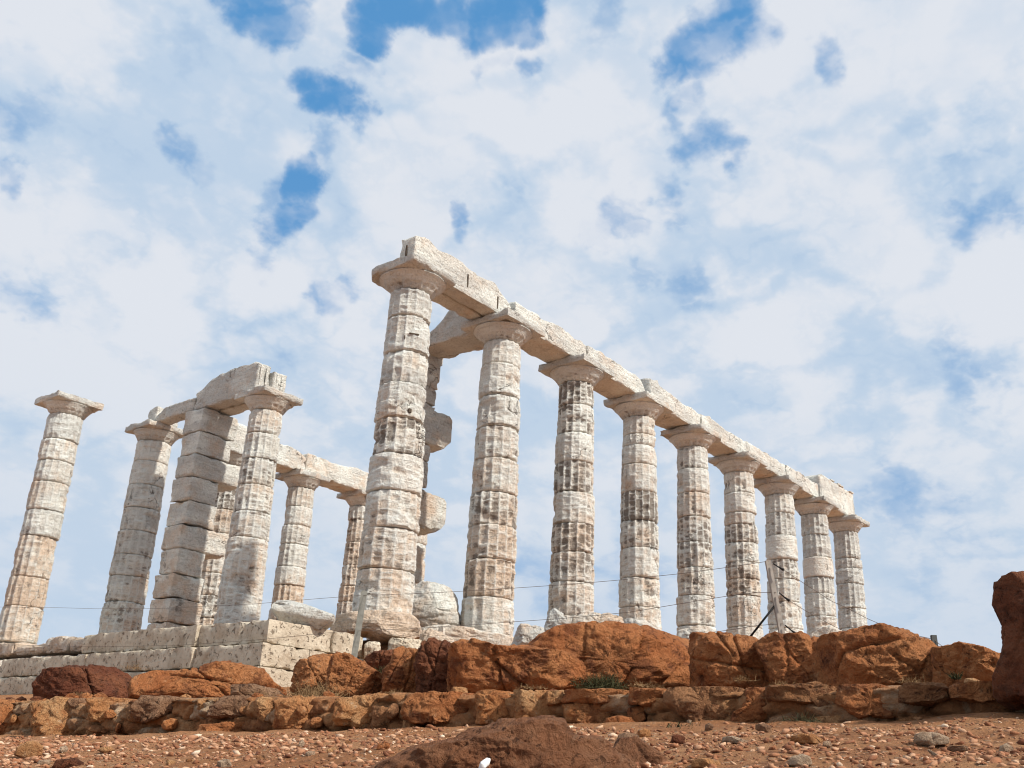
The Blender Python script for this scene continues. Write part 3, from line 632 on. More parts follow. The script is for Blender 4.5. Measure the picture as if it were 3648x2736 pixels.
RM('marble_block', 'low white block lying before the foot of the fourth column', 'stone block', [(2220, 2262), (2224, 2210), (2240, 2203), (2300, 2215), (2345, 2245), (2340, 2266)], ('y', -5.2), .16, 50, col=(.12, .3, .0), group=GM, rough=.03, sup=.45)
RM('marble_block', 'white marble lump lying before the foot of the fifth column', 'stone block', [(2410, 2285), (2414, 2250), (2440, 2240), (2500, 2243), (2560, 2262), (2560, 2290)], ('y', -5.3), .16, 51, col=(.12, .4, .0), group=GM, rough=.05)
RM('marble_block', 'white mound of marble lying before the foot of the eighth column', 'stone block', [(2868, 2310), (2885, 2268), (2920, 2240), (2960, 2232), (3000, 2250), (3040, 2275), (3040, 2310)], ('y', -6.8), .16, 52, col=(.12, .5, .0), group=GM, rough=.06)
RM('marble_block', 'white marble lump lying before the foot of the seventh column', 'stone block', [(2715, 2300), (2735, 2260), (2780, 2248), (2830, 2262), (2850, 2300)], ('y', -6.35), .13, 53, col=(.12, .4, .0), group=GM, rough=.05)
fc = slab('fallen_capital', -.43, .43, -.38, .38, 0, .30, M['block'], None, .03, .02, .022, .07, 54, lambda x, y: .27+.07*np.exp(-((x+.1)**2+(y)**2)/.08)-.10*np.maximum(0, x-.1), (.42, .25, .75), freq=3.0)
me_ = fc.data; nn_ = len(me_.vertices); co_ = np.empty(nn_*3, np.float32); me_.vertices.foreach_get('co', co_); co_ = co_.reshape(-1, 3); tt_ = np.clip(co_[:, 2]/.17, 0, 1)[:, None]
co_[:, :2] *= .62+.38*tt_; me_.vertices.foreach_set('co', co_.ravel()); me_.update()
pc_ = atz(1092, 2226, -.42); fc.location = (pc_[0]+.18, pc_[1]+.34, -.44); fc.rotation_euler = (math.radians(3), math.radians(7), -.72)
tag(fc, 'tilted grey slab with a tapering underside lying on the limestone foundation', 'stone block')

# limestone (poros) foundation
e = empty('foundation_wall', (-1.8, .6, -1.35), 'pale limestone block foundation whose corner juts forward below the left group', 'foundation')
px0, py0 = -2.65, -.32
k = 0
def pb(x0, x1, y0, y1, z0, z1, rot=0):
    global k; k += 1
    return slab('stone_block', x0, x1, y0, y1, z0, z1, M['poros'], e, .035, .012, .009, .038, 80+k, None, (.3, .3, .3), freq=3.0)
SKEW = -.19   # the right-hand face runs slightly towards the camera
xs = [-2.65, -1.50, -.93]
pier_e = [o_ for o_ in bpy.data.objects if o_.name.startswith('block_pier') and o_.location.y < 5][0]
def cut3(o, planes):
    me = o.data; n = len(me.vertices); co = np.empty(n*3, np.float32); me.vertices.foreach_get('co', co); co = co.reshape(-1, 3).astype(float)+np.array(pier_e.location)
    for p0, nn in planes:
        nn = np.array(nn, float); nn /= np.linalg.norm(nn); d = (co-np.array(p0))@nn+.02*fbm(co*4, 3); m_ = d > 0; co[m_] -= nn*d[m_][:, None]
    me.vertices.foreach_set('co', (co-np.array(pier_e.location)).astype(np.float32).ravel()); me.update()
for q, (za_, zb_, xr_, c_) in enumerate(((z2(1588), z2(1462), 3.46, (.42, .2, .75)), (z2(1884), z2(1754), 3.46, (.32, .5, .4)), (z2(1388), z2(1282), 2.98, (.5, .2, .7)), (z2(2080), z2(1975), 2.86, (.4, .5, .5)))):
    o_ = slab('stone_block', 2.4, xr_, 1.90, 2.60, za_, zb_, M['block'], pier_e, .035, .035, .025, .06, 90+q, None, c_, freq=2.4)
    h_ = zb_-za_
    cut3(o_, [((xr_-.02, 2, zb_-h_*.32), (.75, -.1, .65)), ((xr_-.04, 2, za_+h_*.42), (.72, -.1, -.70)), ((xr_-.05, 2.05, za_), (.8, -.6, 0))])
for (a, b_) in ((-2.65, -1.52), (-1.516, -.93)): pb(a, b_, -.62 if a < -2 else -.64, .9, -.73, -.42)
for (a, b_) in ((.904, 3.95),): pb(-2.70, -1.5, a, b_, -.73, -.42)
for (a, b_) in ((-2.74, -1.95), (-1.946, -.90)): pb(a, b_, -.67, .8, -1.035, -.735)
for (a, b_) in ((.804, 3.6), (3.604, 6.3)): pb(-2.78, -1.5, a, b_, -1.035, -.735)
for (a, b_) in ((-2.80, -2.0), (-1.996, -.9)): pb(a, b_, -.71, .8, -1.34, -1.04)
for (a, b_) in ((.804, 3.0), (3.004, 6.5)): pb(-2.82, -1.5, a, b_, -1.34, -1.04)
# marble steps at the far left
e = empty('temple_steps', (0, 10, -1.2), 'broken marble steps under the lone column at far left', 'steps')
rr = random.Random(4)
for (xf, za, zb, c) in ((-1.0, -.36, .0, (.42, .9, .1)), (-1.15, -.74, -.365, (.38, .8, .1)), (-1.45, -1.20, -.745, (.5, .6, .5))):
    y = 4.4
    while y < 13.5:
        L = rr.uniform(.8, 1.5)
        slab('stone_block', xf+rr.uniform(-.06, .06), .6, y, y+L-.02, za+rr.uniform(0, .03), zb+rr.uniform(-.17, -.04)*(1 if zb > -.1 else .5), M['block'], e, .06, .05, .03, .09, int(y*10), None, c, freq=2.4); y += L
# stylobate under the long row (mostly hidden) and stylobate pads
e = empty('stylobate', (10, 0, -.4), 'marble floor edge under the long row of columns', 'foundation')
for i in range(9):
    slab('stone_block', i*S-.9+(0 if i else 1.75), i*S+1.5, -.62 if i > 1 else -.5, .8, -.40, -.006, M['block'], e, .08, .03, .02, .06, 120+i, None, (.2, .5, .1))
e = empty('stylobate', (6, WN, -.4), 'marble floor edge under the far row of columns', 'foundation')
for i in range(0, 6):
    slab('stone_block', i*S-.9, i*S+1.5, WN-.75, WN+.8, -.40, -.006, M['block'], e, .1, .03, .02, .06, 140+i, None, (.2, .5, .1))

# ------------------------------------------------------------------ rubble wall
wall = empty('rubble_wall', (-6.0, -6.0, -2.0), 'low rubble wall of rough stones along the foot of the slope', 'wall')
def worley(u, v, seed=1):
    iu, iv_ = np.floor(u).astype(int), np.floor(v).astype(int); f1 = np.full(u.shape, 9.); f2 = f1.copy(); idn = np.zeros(u.shape)
    tb = np.random.RandomState(seed).rand(4096, 3)
    for a in (-1, 0, 1):
        for b in (-1, 0, 1):
            h = ((iu+a)*73+(iv_+b)*191+977) % 4096; px_ = iu+a+.1+.8*tb[h, 0]; py_ = iv_+b+.1+.8*tb[h, 1]
            d = np.hypot(u-px_, v-py_); nw = d < f1; f2 = np.where(nw, f1, np.minimum(f2, d)); idn = np.where(nw, tb[h, 2], idn); f1 = np.where(nw, d, f1)
    return f1, f2, idn
ys_ = np.arange(-12.2, 3.0, .016); ss = np.concatenate([np.arange(0, .72, .016), .72+np.arange(.02, .8, .05), [1.55, 1.6]])
YY, SS = np.meshgrid(ys_, ss, indexing='ij'); YY, SS = YY.ravel(), SS.ravel()
zt = -1.735+.022*fbm(np.stack([YY*2.2, YY*0, YY*0], 1), 3)
Zw = np.where(SS < .72, zt-.72+SS, np.where(SS < 1.52, zt, -2.4)); Xw = np.where(SS < .72, -6.06+.10*SS, -5.99+(SS-.72))
wu = YY*3.1+.35*pn(np.stack([YY*3, Zw*5, YY*0], 1)); wv_ = Zw*8.5+.35*pn(np.stack([YY*3+9, Zw*5, YY*0], 1))
f1, f2, idn = worley(wu, wv_)
front = sm(.80, .70, SS); Wp = np.stack([Xw, YY, Zw], 1)
dx = front*(.055*sm(.0, .22, f2-f1)+.045*(idn-.5)+.045*fbm(Wp*[1, 4, 7], 5, .64)*1.2+.045*(fbm(Wp*[2, 6, 12]+5, 4, .6, True)-.3)+.05*fbm(Wp*1.3+3, 2))
Xw = Xw-dx; Zw = Zw+np.where((SS > .70) & (SS < 1.5), .02*fbm(Wp*6, 4), 0)-.03*np.exp(-np.abs(SS-.72)/.02)*front
mw, tw, bw = new_mat('rubble_face')
at = tw.n('ShaderNodeAttribute', attribute_name='tone'); pos = tw.n('ShaderNodeNewGeometry').outputs['Position']
rp = tw.n('ShaderNodeValToRGB'); tw.L.new(at.outputs['Fac'], rp.inputs[0]); cr = rp.color_ramp
cr.elements[0].position = 0; cr.elements[0].color = (.22, .08, .033, 1); cr.elements[1].position = 1; cr.elements[1].color = (.72, .52, .34, 1)
for p_, c_ in ((.25, (.50, .21, .085, 1)), (.55, (.62, .32, .145, 1)), (.8, (.44, .26, .14, 1))):
    e_ = cr.elements.new(p_); e_.color = c_
cw_ = tw.mix(tw.mr(tw.noise(pos, 5, 6, .7, .4), .38, .62), rp.outputs[0], (.55, .25, .105))
cw_ = tw.mix(tw.math('MULTIPLY', tw.mr(tw.noise(pos, 14, 6, .7, .4, off=(2, 2, 2)), .55, .70), .6), cw_, (.56, .40, .25))
cw_ = tw.mix(tw.math('MULTIPLY', tw.mr(tw.noise(pos, 9, 6, .7, .4, off=(6, 2, 2)), .56, .70), .7), cw_, (.10, .038, .02))
tw.L.new(cw_, bw.inputs['Base Color']); tw.L.new(tw.bump(tw.noise(pos, 20, 8, .75, .4), 1.0, .09), bw.inputs['Normal'])
o = mesh('wall_core', np.stack([Xw, YY, Zw], 1), grid_faces(len(ys_), len(ss), False)[:, ::-1], mw, None, True, {'tone': idn})
o.parent = wall; local(o, wall)
stones = [
 ([(-60, 2640), (-60, 2500), (60, 2492), (112, 2505), (116, 2560), (110, 2640)], 'red', .10),
 ([(118, 2640), (122, 2510), (200, 2488), (300, 2500), (330, 2560), (390, 2600), (350, 2650), (180, 2655)], 'tan', .12),
 ([(238, 2500), (250, 2488), (325, 2490), (318, 2510), (290, 2532), (262, 2528)], 'greystone', .12),
 ([(312, 2560), (318, 2495), (400, 2487), (490, 2492), (478, 2530), (440, 2575), (350, 2570)], 'tan', .13),
 ([(470, 2540), (482, 2508), (522, 2480), (600, 2476), (690, 2478), (705, 2498), (640, 2530), (560, 2560), (510, 2578)], 'greystone', .16),
 ([(745, 2548), (765, 2505), (800, 2482), (890, 2476), (925, 2510), (905, 2540), (830, 2558), (780, 2560)], 'greystone', .16),
 ([(702, 2528), (705, 2492), (755, 2488), (765, 2500), (742, 2540)], 'tan', .13),
 ([(922, 2560), (915, 2500), (925, 2488), (990, 2490), (985, 2560), (950, 2580)], 'tan', .11),
 ([(300, 2590), (320, 2582), (420, 2590), (480, 2598), (470, 2612), (400, 2614), (330, 2606)], 'brownstone', .11),
 ([(705, 2622), (710, 2582), (800, 2576), (890, 2574), (950, 2580), (940, 2605), (850, 2615), (730, 2628)], 'red', .12),
 ([(330, 2655), (350, 2632), (450, 2630), (500, 2640), (495, 2662), (400, 2668)], 'brownstone', .12),
 ([(985, 2590), (985, 2492), (1090, 2488), (1200, 2488), (1215, 2560), (1180, 2600)], 'mortar', .10),
 ([(1195, 2580), (1200, 2490), (1330, 2482), (1430, 2476), (1460, 2490), (1430, 2560), (1320, 2585)], 'tan', .11),
 ([(1330, 2590), (1335, 2520), (1440, 2520), (1445, 2570), (1420, 2600)], 'brownstone', .10),
 ([(1442, 2555), (1450, 2505), (1472, 2472), (1600, 2464), (1700, 2462), (1715, 2510), (1705, 2560), (1600, 2572), (1500, 2570)], 'red', .15),
 ([(1435, 2600), (1440, 2568), (1480, 2562), (1520, 2580), (1515, 2612), (1460, 2612)], 'tan', .11),
 ([(1700, 2575), (1702, 2465), (1800, 2458), (1830, 2470), (1850, 2560), (1760, 2590)], 'mortar', .12),
 ([(1840, 2575), (1840, 2462), (1950, 2456), (2000, 2460), (2000, 2560), (1920, 2585)], 'tan', .10),
 ([(1948, 2510), (1950, 2460), (2008, 2456), (2012, 2500), (1980, 2512)], 'tan', .13),
 ([(2010, 2500), (2015, 2452), (2120, 2446), (2240, 2450), (2250, 2495), (2140, 2508)], 'red', .12),
 ([(2240, 2510), (2245, 2450), (2370, 2446), (2385, 2490), (2360, 2512)], 'red', .13),
 ([(2020, 2570), (2010, 2510), (2100, 2505), (2200, 2515), (2210, 2575), (2120, 2590)], 'mortar', .10),
 ([(2235, 2575), (2240, 2525), (2290, 2515), (2300, 2560), (2280, 2580)], 'red', .10),
 ([(2378, 2500), (2390, 2450), (2500, 2446), (2640, 2452), (2660, 2500), (2600, 2570), (2480, 2580), (2420, 2540)], 'brownstone', .13),
 ([(2650, 2520), (2655, 2455), (2690, 2444), (2735, 2455), (2745, 2530), (2720, 2575), (2600, 2580), (2610, 2540)], 'red', .14),
 ([(2738, 2500), (2735, 2448), (2850, 2440), (2985, 2448), (2995, 2520), (2990, 2570), (2940, 2575), (2915, 2508), (2800, 2500)], 'brownstone', .17),
 ([(2985, 2500), (2990, 2450), (3100, 2446), (3200, 2450), (3215, 2510), (3180, 2560), (3060, 2560)], 'red', .15),
 ([(3205, 2500), (3206, 2450), (3240, 2434), (3340, 2434), (3380, 2460), (3385, 2490), (3330, 2505), (3250, 2508)], 'brownstone', .20),
 ([(3385, 2490), (3386, 2445), (3450, 2436), (3560, 2432), (3580, 2485), (3500, 2502)], 'red', .20),
 ([(2850, 2590), (2870, 2560), (3000, 2550), (3150, 2555), (3155, 2580), (3000, 2590)], 'tan', .12),
]
for i, (p, mt, pr) in enumerate(stones):
    rock('wall_stone', None, None, p, ('x', -6.04), pr*.55, M[mt], 300+i, parent=wall, nth=130, nph=54, rough=.09, ridge=.65, sup=.26, cuts=4, back=.25, freq=2.8, crack=.05, amp=1.9, zmax=-1.728)
for i in range(22):
    y = rr.uniform(-11.3, .6); z = rr.uniform(-2.0, -1.84); a = rr.uniform(.05, .14); b_ = rr.uniform(.03, .06)
    c = np.array([-6.1, y, z]); pc = [proj(c+np.array([0, a*math.cos(t)*rr.uniform(.75, 1.1), b_*math.sin(t)*rr.uniform(.75, 1.1)])) for t in np.linspace(0, 2*np.pi, 9)[:-1]]
    if pc[0][0] > 3900 or pc[0][0] < -200: continue
    rock('wall_stone', None, None, pc, ('x', -6.1), .06+rr.random()*.05, M[rr.choice(['tan', 'mortar', 'red', 'red', 'mortar', 'brownstone'])], 400+i, parent=wall, nth=40, nph=18, rough=.07, cuts=4, back=.12)

for i in range(34):
    y = rr.uniform(-11.2, .3); x = rr.uniform(-5.85, -5.45); z = -1.735+rr.uniform(0, .02); a = rr.uniform(.03, .085)
    P = [proj(np.array([x, y, z+a*.35])+np.array([_r[0], _r[1], 0])*a*math.cos(t_)*rr.uniform(.7, 1.2)+np.array([0, 0, 1])*a*.55*math.sin(t_)*rr.uniform(.7, 1.2)) for t_ in np.linspace(0, 2*np.pi, 9)[:-1]]
    if P[0][0] > 3560 or P[0][0] < 0: continue
    rock('red_stone', 'small reddish stone lying on the ledge between the low wall and the boulders', 'stone', P, ('x', x), a*.7, M[rr.choice(['red', 'darkred', 'brownstone', 'red', 'tan'])], 700+i, 'small stones on the wall ledge', rough=.06, nth=40, nph=20, cuts=5)
# ------------------------------------------------------------------ ground
def ground_z(x, y):
    xs = [-400, -60, -16, -11.5, -8.5, -6.3, -6.02, -5.6, -5.3, -4.6, -3.4, -2.9, -.55, -.4, 32, 60, 120, 420]
    zs = [-60, -12, -3.2, -2.62, -2.21, -1.965, -1.935, -1.93, -1.80, -1.72, -1.45, -1.32, -1.05, -.30, -.30, -3, -14, -60]
    z = np.interp(x, xs, zs)
    z = z-.022*np.clip(y+7.3, -3, 8)*sm(-4, -6, x)
    zs_ = np.interp(x, [-3.4, .3, 32, 60, 120, 420], [-1.48, -.66, -.66, -3.5, -14, -60]); w_ = sm(-.9, -1.3, y)*sm(-3.5, -3.2, x); z = z*(1-w_)+zs_*w_
    z = z-sm(-7.0, -9.6, y)*sm(-3.4, -1.5, x)*.9-sm(-9.6, -20, y)*sm(-3, 2, x)*1.5-sm(14, 60, y)*12-sm(-14, -60, y)*14-sm(60, 400, np.abs(y))*46
    n = np.stack([x, y, x*0], 1)
    near = sm(20, 12, np.hypot(x+8, y+8))
    return z+near*(.045*fbm(n*1.1, 4)+.018*fbm(n*6, 3)*sm(-5.9, -6.1, x)+.02*fbm(n*3, 3))
def axis_pts(c0, c1, step, far):
    a = list(np.arange(c0, c1, step)); l = []; s, v = step, c0
    while v > -far: s *= 1.35; v -= s; l.append(v)
    r = []; s, v = step, c1
    while v < far: s *= 1.35; v += s; r.append(v)
    return np.array(l[::-1]+a+r)
gx = axis_pts(-12, -4.4, .045, 420); gy_ = axis_pts(-13, 3, .06, 420)
X, Y = np.meshgrid(gx, gy_, indexing='ij'); Xr, Yr = X.ravel(), Y.ravel()
Zr = ground_z(Xr, Yr)
g = mesh('ground', np.stack([Xr, Yr, Zr], 1), grid_faces(len(gx), len(gy_), False), M['ground'])
tag(g, kind='structure')
# gravel
def ico():
    import bmesh
    bm = bmesh.new(); bmesh.ops.create_icosphere(bm, subdivisions=1, radius=1.0)
    V = np.array([v.co[:] for v in bm.verts]); F = np.array([[v.index for v in f.verts] for f in bm.faces]); bm.free(); return V, F
iv, iF = ico(); N = 60000
d = RS.uniform(2.0, 9.5, N)**1.0; lat = RS.uniform(-.58, .58, N)*d
hx = math.cos(YAW); hy = math.sin(YAW)
sx = CAM[0]+d*hx+lat*hy; sy = CAM[1]+d*hy-lat*hx
keep = (sx < -6.12); sx, sy = sx[keep], sy[keep]; d = d[keep]; N = len(sx)
dens = fbm(np.stack([sx*1.6, sy*1.6, sx*0], 1), 3)+1.0*sm(-6.5, -7.8, sx)-.08
keep = dens > RS.uniform(-.1, .7, N); sx, sy, d = sx[keep], sy[keep], d[keep]; N = len(sx)
size = .0016+.0042*RS.exponential(.9, N)**1.35; size = np.clip(size, .0016, .018)*np.clip(d/5, .7, 1.3)
tone = np.clip(RS.beta(1.2, 1.7, N)+.10*(size > .015), 0, 1)
sc = np.stack([size*RS.uniform(.8, 1.7, N), size*RS.uniform(.6, 1.1, N), size*RS.uniform(.3, .7, N)], 1)
ang = RS.uniform(0, 6.28, N); jit = 1+RS.uniform(-.42, .35, (N, len(iv), 1))
L = iv[None]*jit*sc[:, None, :]
tilt = RS.uniform(-.5, .5, N); ct, st_ = np.cos(tilt)[:, None], np.sin(tilt)[:, None]
Lx, Ly, Lz = L[..., 0], L[..., 1], L[..., 2]; Lx, Lz = Lx*ct-Lz*st_, Lx*st_+Lz*ct
ca, sa = np.cos(ang)[:, None], np.sin(ang)[:, None]; Lx, Ly = Lx*ca-Ly*sa, Lx*sa+Ly*ca
gz = ground_z(sx, sy)
V = np.stack([Lx+sx[:, None], Ly+sy[:, None], Lz+(gz+sc[:, 2]*.35)[:, None]], -1).reshape(-1, 3)
F = (iF[None]+(np.arange(N)*len(iv))[:, None, None]).reshape(-1, 3)
gv = mesh('gravel', V, F, M['gravel'], None, False, {'tone': np.repeat(tone, len(iv))})
tag(gv, kind='stuff')

# ------------------------------------------------------------------ foreground rocks and loose stones
def gplane(px, py):
    """plane x through the ground point seen at a pixel"""
    dd = ray(px, py); ts = np.linspace(1.2, 9, 400); P = CAM+dd*ts[:, None]; gzz = ground_z(P[:, 0], P[:, 1])
    h = P[:, 2] < gzz
    if not h.any(): return P[-1]
    return P[np.argmax(h)]
rock('foreground_boulder', 'large dark brown boulder rising from the bottom edge of the picture', 'boulder',
     [(1230, 2830), (1290, 2755), (1400, 2705), (1500, 2662), (1620, 2642), (1750, 2600), (1850, 2566), (1930, 2557), (1995, 2570), (2040, 2622), (2150, 2652), (2220, 2700), (2300, 2790), (2300, 2900), (1750, 2960), (1300, 2900)],
     ('x', -8.9), .30, M['foredark'], 501, rough=.04, nth=320, nph=140, ridge=.5, cuts=5, freq=3.2, amp=.85, crack=.03)
rock('white_pebble', 'small white pebble on the large dark foreground boulder', 'pebble', [(1702, 2745), (1712, 2715), (1735, 2698), (1748, 2704), (1742, 2725), (1722, 2748)], ('x', -9.16), .012, M['white'], 502, rough=.02, nth=40, nph=16)
rock('foreground_boulder', 'dark rounded rock right of the large foreground boulder', 'boulder', [(2178, 2720), (2184, 2665), (2210, 2632), (2262, 2625), (2310, 2655), (2380, 2700), (2400, 2750), (2380, 2800), (2200, 2800)], ('x', -8.5), .14, M['foredark'], 503, rough=.04, nth=120, nph=50, ridge=.5)
rock('brown_stone', 'light brown stone behind the dark rounded rock', 'stone', [(2190, 2650), (2205, 2615), (2235, 2606), (2275, 2620), (2290, 2660), (2220, 2670)], ('x', -8.2), .07, M['greystone'], 504, rough=.05, nth=64, nph=28)
loose = [
 ([(52, 2690), (60, 2665), (95, 2642), (130, 2640), (155, 2658), (150, 2690), (100, 2704)], 'tan', 'brown_stone', 'tan rounded stone lying at the foot of the wall at far left'),
 ([(210, 2680), (215, 2660), (235, 2654), (245, 2668), (236, 2682)], 'pale', 'pale_stone', 'small white stone right of the tan rounded stone'),
 ([(1062, 2662), (1066, 2640), (1078, 2634), (1086, 2645), (1080, 2664)], 'pale', 'pale_stone', 'small upright white stone at the wall foot, left of the big boulder'),
 ([(768, 2736), (775, 2712), (800, 2704), (820, 2706), (826, 2730), (800, 2745)], 'pale', 'pale_stone', 'pale angular stone at the bottom edge, left of centre'),
 ([(1340, 2672), (1345, 2650), (1370, 2638), (1392, 2650), (1385, 2672)], 'red', 'brown_stone', 'small red-brown stone left of the large boulder'),
 ([(2270, 2625), (2272, 2605), (2295, 2595), (2318, 2602), (2322, 2620), (2300, 2632)], 'tan', 'brown_stone', 'tan stone on bare soil above the dark rounded rock'),
 ([(2392, 2645), (2395, 2622), (2412, 2616), (2440, 2625), (2438, 2648), (2410, 2652)], 'darkred', 'brown_stone', 'small dark red stone right of the tan stone'),
 ([(2510, 2605), (2512, 2582), (2530, 2574), (2542, 2585), (2538, 2606)], 'greystone', 'brown_stone', 'upright grey stone just right of the green herb'),
 ([(2572, 2642), (2576, 2626), (2610, 2622), (2665, 2640), (2670, 2652), (2620, 2650)], 'pale', 'pale_stone', 'long thin pale stone right of centre'),
 ([(2690, 2600), (2692, 2582), (2720, 2576), (2750, 2590), (2746, 2612), (2715, 2612)], 'greystone', 'brown_stone', 'dark-sided stone near the wall hollow'),
 ([(2815, 2640), (2820, 2622), (2850, 2612), (2900, 2616), (2935, 2636), (2920, 2652), (2860, 2650)], 'tan', 'brown_stone', 'flat reddish stone lying on the soil at right'),
 ([(2930, 2660), (2935, 2642), (2958, 2638), (2964, 2656), (2950, 2668)], 'pale', 'pale_stone', 'small pale stone touching the flat reddish stone'),
 ([(2810, 2725), (2815, 2700), (2850, 2685), (2885, 2695), (2892, 2722), (2850, 2738)], 'pale', 'pale_stone', 'pale rounded stone near the bottom edge at right'),
 ([(3255, 2640), (3262, 2618), (3290, 2608), (3345, 2612), (3382, 2628), (3380, 2650), (3320, 2660), (3270, 2656)], 'pale', 'pale_stone', 'knobbly pale lump in the shade below the wall at right'),
 ([(3558, 2680), (3562, 2658), (3585, 2648), (3610, 2662), (3608, 2682)], 'pale', 'pale_stone', 'pale stone below the tall rock pillar'),
 ([(3300, 2672), (3310, 2668), (3345, 2690), (3362, 2704), (3350, 2706), (3320, 2690)], 'pale', 'pale_stone', 'narrow white stone slanting downhill at right'),
 ([(3370, 2670), (3380, 2658), (3440, 2656), (3450, 2672), (3410, 2684)], 'greystone', 'brown_stone', 'low brown stone between the knobbly lump and the rock pillar'),
 ([(180, 2735), (200, 2705), (270, 2700), (300, 2718), (290, 2742)], 'darkred', 'brown_stone', 'dark red flat stone at the bottom edge at left'),
 ([(130, 2722), (140, 2708), (180, 2706), (178, 2722), (150, 2728)], 'pale', 'pale_stone', 'flat white stone at the bottom edge at left'),
 ([(2460, 2736), (2465, 2705), (2500, 2700), (2560, 2708), (2580, 2740)], 'tan', 'brown_stone', 'tan flat stone at the bottom edge right of the dark rocks'),
 ([(360, 2662), (345, 2675), (380, 2686), (410, 2672), (395, 2660)], 'tan', 'brown_stone', 'small tan stone below the thin grey wall slabs'),
]
for i, (p, mt, nm, lb) in enumerate(loose):
    pa = np.array(p); g0 = gplane(pa[:, 0].mean(), min(2734, pa[:, 1].max()-2))
    w = (pa[:, 0].max()-pa[:, 0].min())/FPX*np.linalg.norm(g0-CAM)
    rock(nm, lb, 'stone', p, ('x', g0[0]), w*.35, M[mt], 520+i, 'loose stones on the gravel slope', rough=.05, nth=48, nph=24, cuts=5)
# more loose small stones, individually placed
cnt = 0
while cnt < 45:
    dd = rr.uniform(2.8, 8.2); ll = rr.uniform(-.5, .5)*dd
    x = CAM[0]+dd*hx+ll*hy; y = CAM[1]+dd*hy-ll*hx
    if x > -6.3: continue
    a = rr.uniform(.010, .024); z = float(ground_z(np.array([x]), np.array([y]))[0])
    pc = proj((x, y, z))
    if not (-20 < pc[0] < 3670 and pc[1] < 2760) or (1250 < pc[0] < 2420 and pc[1] > 2560 and dd < 4.2): continue
    P = [proj(np.array([x, y, z+a*.25])+np.array([hy, -hx, 0])*a*math.cos(t)*rr.uniform(.7, 1.15)+np.array([0, 0, 1])*a*.55*math.sin(t)*rr.uniform(.7, 1.15)) for t in np.linspace(0, 2*np.pi, 8)[:-1]]
    rock('loose_stone', 'small stone among the loose stones scattered on the gravel slope', 'stone', P, ('x', x), a*.6, M[rr.choice(['pale', 'tan', 'brownstone', 'red', 'tan'])], 600+cnt, 'small loose stones on the gravel slope', rough=.05, nth=24, nph=12, cuts=4); cnt += 1

# ------------------------------------------------------------------ fence posts and wires
def tube(name, pts, r, mat, parent=None, n=8):
    pts = np.array(pts, float); V = []; 
    for i, p in enumerate(pts):
        t = pts[min(i+1, len(pts)-1)]-pts[max(i-1, 0)]; t /= np.linalg.norm(t); a = np.cross(t, [0, 0, 1.0] if abs(t[2]) < .9 else [1.0, 0, 0]); a /= np.linalg.norm(a); b = np.cross(t, a)
        rr_ = r if np.isscalar(r) else r[i]
        for k in range(n): V.append(p+rr_*(math.cos(2*np.pi*k/n)*a+math.sin(2*np.pi*k/n)*b))
    V = np.array(V); F = grid_faces(len(pts), n)
    n0 = len(V); V = np.concatenate([V, [pts[0], pts[-1]]]); j = np.arange(n); j2 = (j+1) % n; k = (len(pts)-1)*n
    F = np.concatenate([F, np.stack([np.full(n, n0), j2, j, j], 1), np.stack([np.full(n, n0+1), k+j, k+j2, k+j2], 1)])
    return mesh_mixed(name, V, F, mat, parent, np.zeros(len(V)))
def flatbar(name, a, b, w, t, mat, parent):
    """L-shaped angle bar from a to b"""
    a, b = np.array(a, float), np.array(b, float); ax_ = (b-a)/np.linalg.norm(b-a); s = np.array([_r[0], _r[1], 0]); s -= ax_*(s@ax_); s /= np.linalg.norm(s); f = np.cross(ax_, s)
    prof_ = [(-w/2, 0), (w/2, 0), (w/2, t), (-w/2+t, t), (-w/2+t, w*.8), (-w/2, w*.8)]
    V = [p+s*u+f*v for p in (a, b) for u, v in prof_]; n = 6
    me = bpy.data.meshes.new(name); me.from_pydata([tuple(v) for v in V], [], [[i, (i+1) % n, (i+1) % n+n, i+n] for i in range(n)]+[list(range(n))[::-1], list(range(n, 2*n))]); me.materials.append(mat)
    o = bpy.data.objects.new(name, me); COL.objects.link(o); o.parent = parent; local(o, parent); return o
XP = -3.9
def fx(px, py): return atx(px, py, XP)
GF = 'fence posts along the temple terrace'
a = fx(1298, 2104); b_ = fx(1258, 2360)
e = empty('fence_post', tuple(b_), 'grey-green leaning fence post in front of the nearest column plinth', 'fence post', GF)
flatbar('post_bar', b_, a, .062, .012, M['post'], e)
a = fx(2737, 1996); b_ = fx(2798, 2310)
e = empty('fence_post', tuple(b_), 'tall leaning wire post with a dark strut in front of the seventh column', 'fence post', GF)
flatbar('post_bar', b_, a, .040, .014, M['wood'], e)
o = tube('strut', [fx(2762, 2155), atx(2660, 2285, XP-.1)], .008, M['black'], e); local(o, e)
for (p, q) in (((2755, 2008), (2792, 2030)), ((2776, 2112), (2812, 2140)), ((2798, 2228), (2836, 2258))):
    o = tube('turnbuckle', [fx(*p), fx((p[0]+q[0])/2, (p[1]+q[1])/2+1), fx(*q)], [.005, .005, .011], M['black'], e, 8); local(o, e)
a = fx(3328, 2262); b_ = fx(3338, 2330)
e = empty('fence_post', tuple(b_), 'short dark post top poking above the red rocks at right', 'fence post', GF)
flatbar('post_bar', b_, a, .034, .02, M['darkpost'], e)
GW = 'thin fence wires strung between the posts'
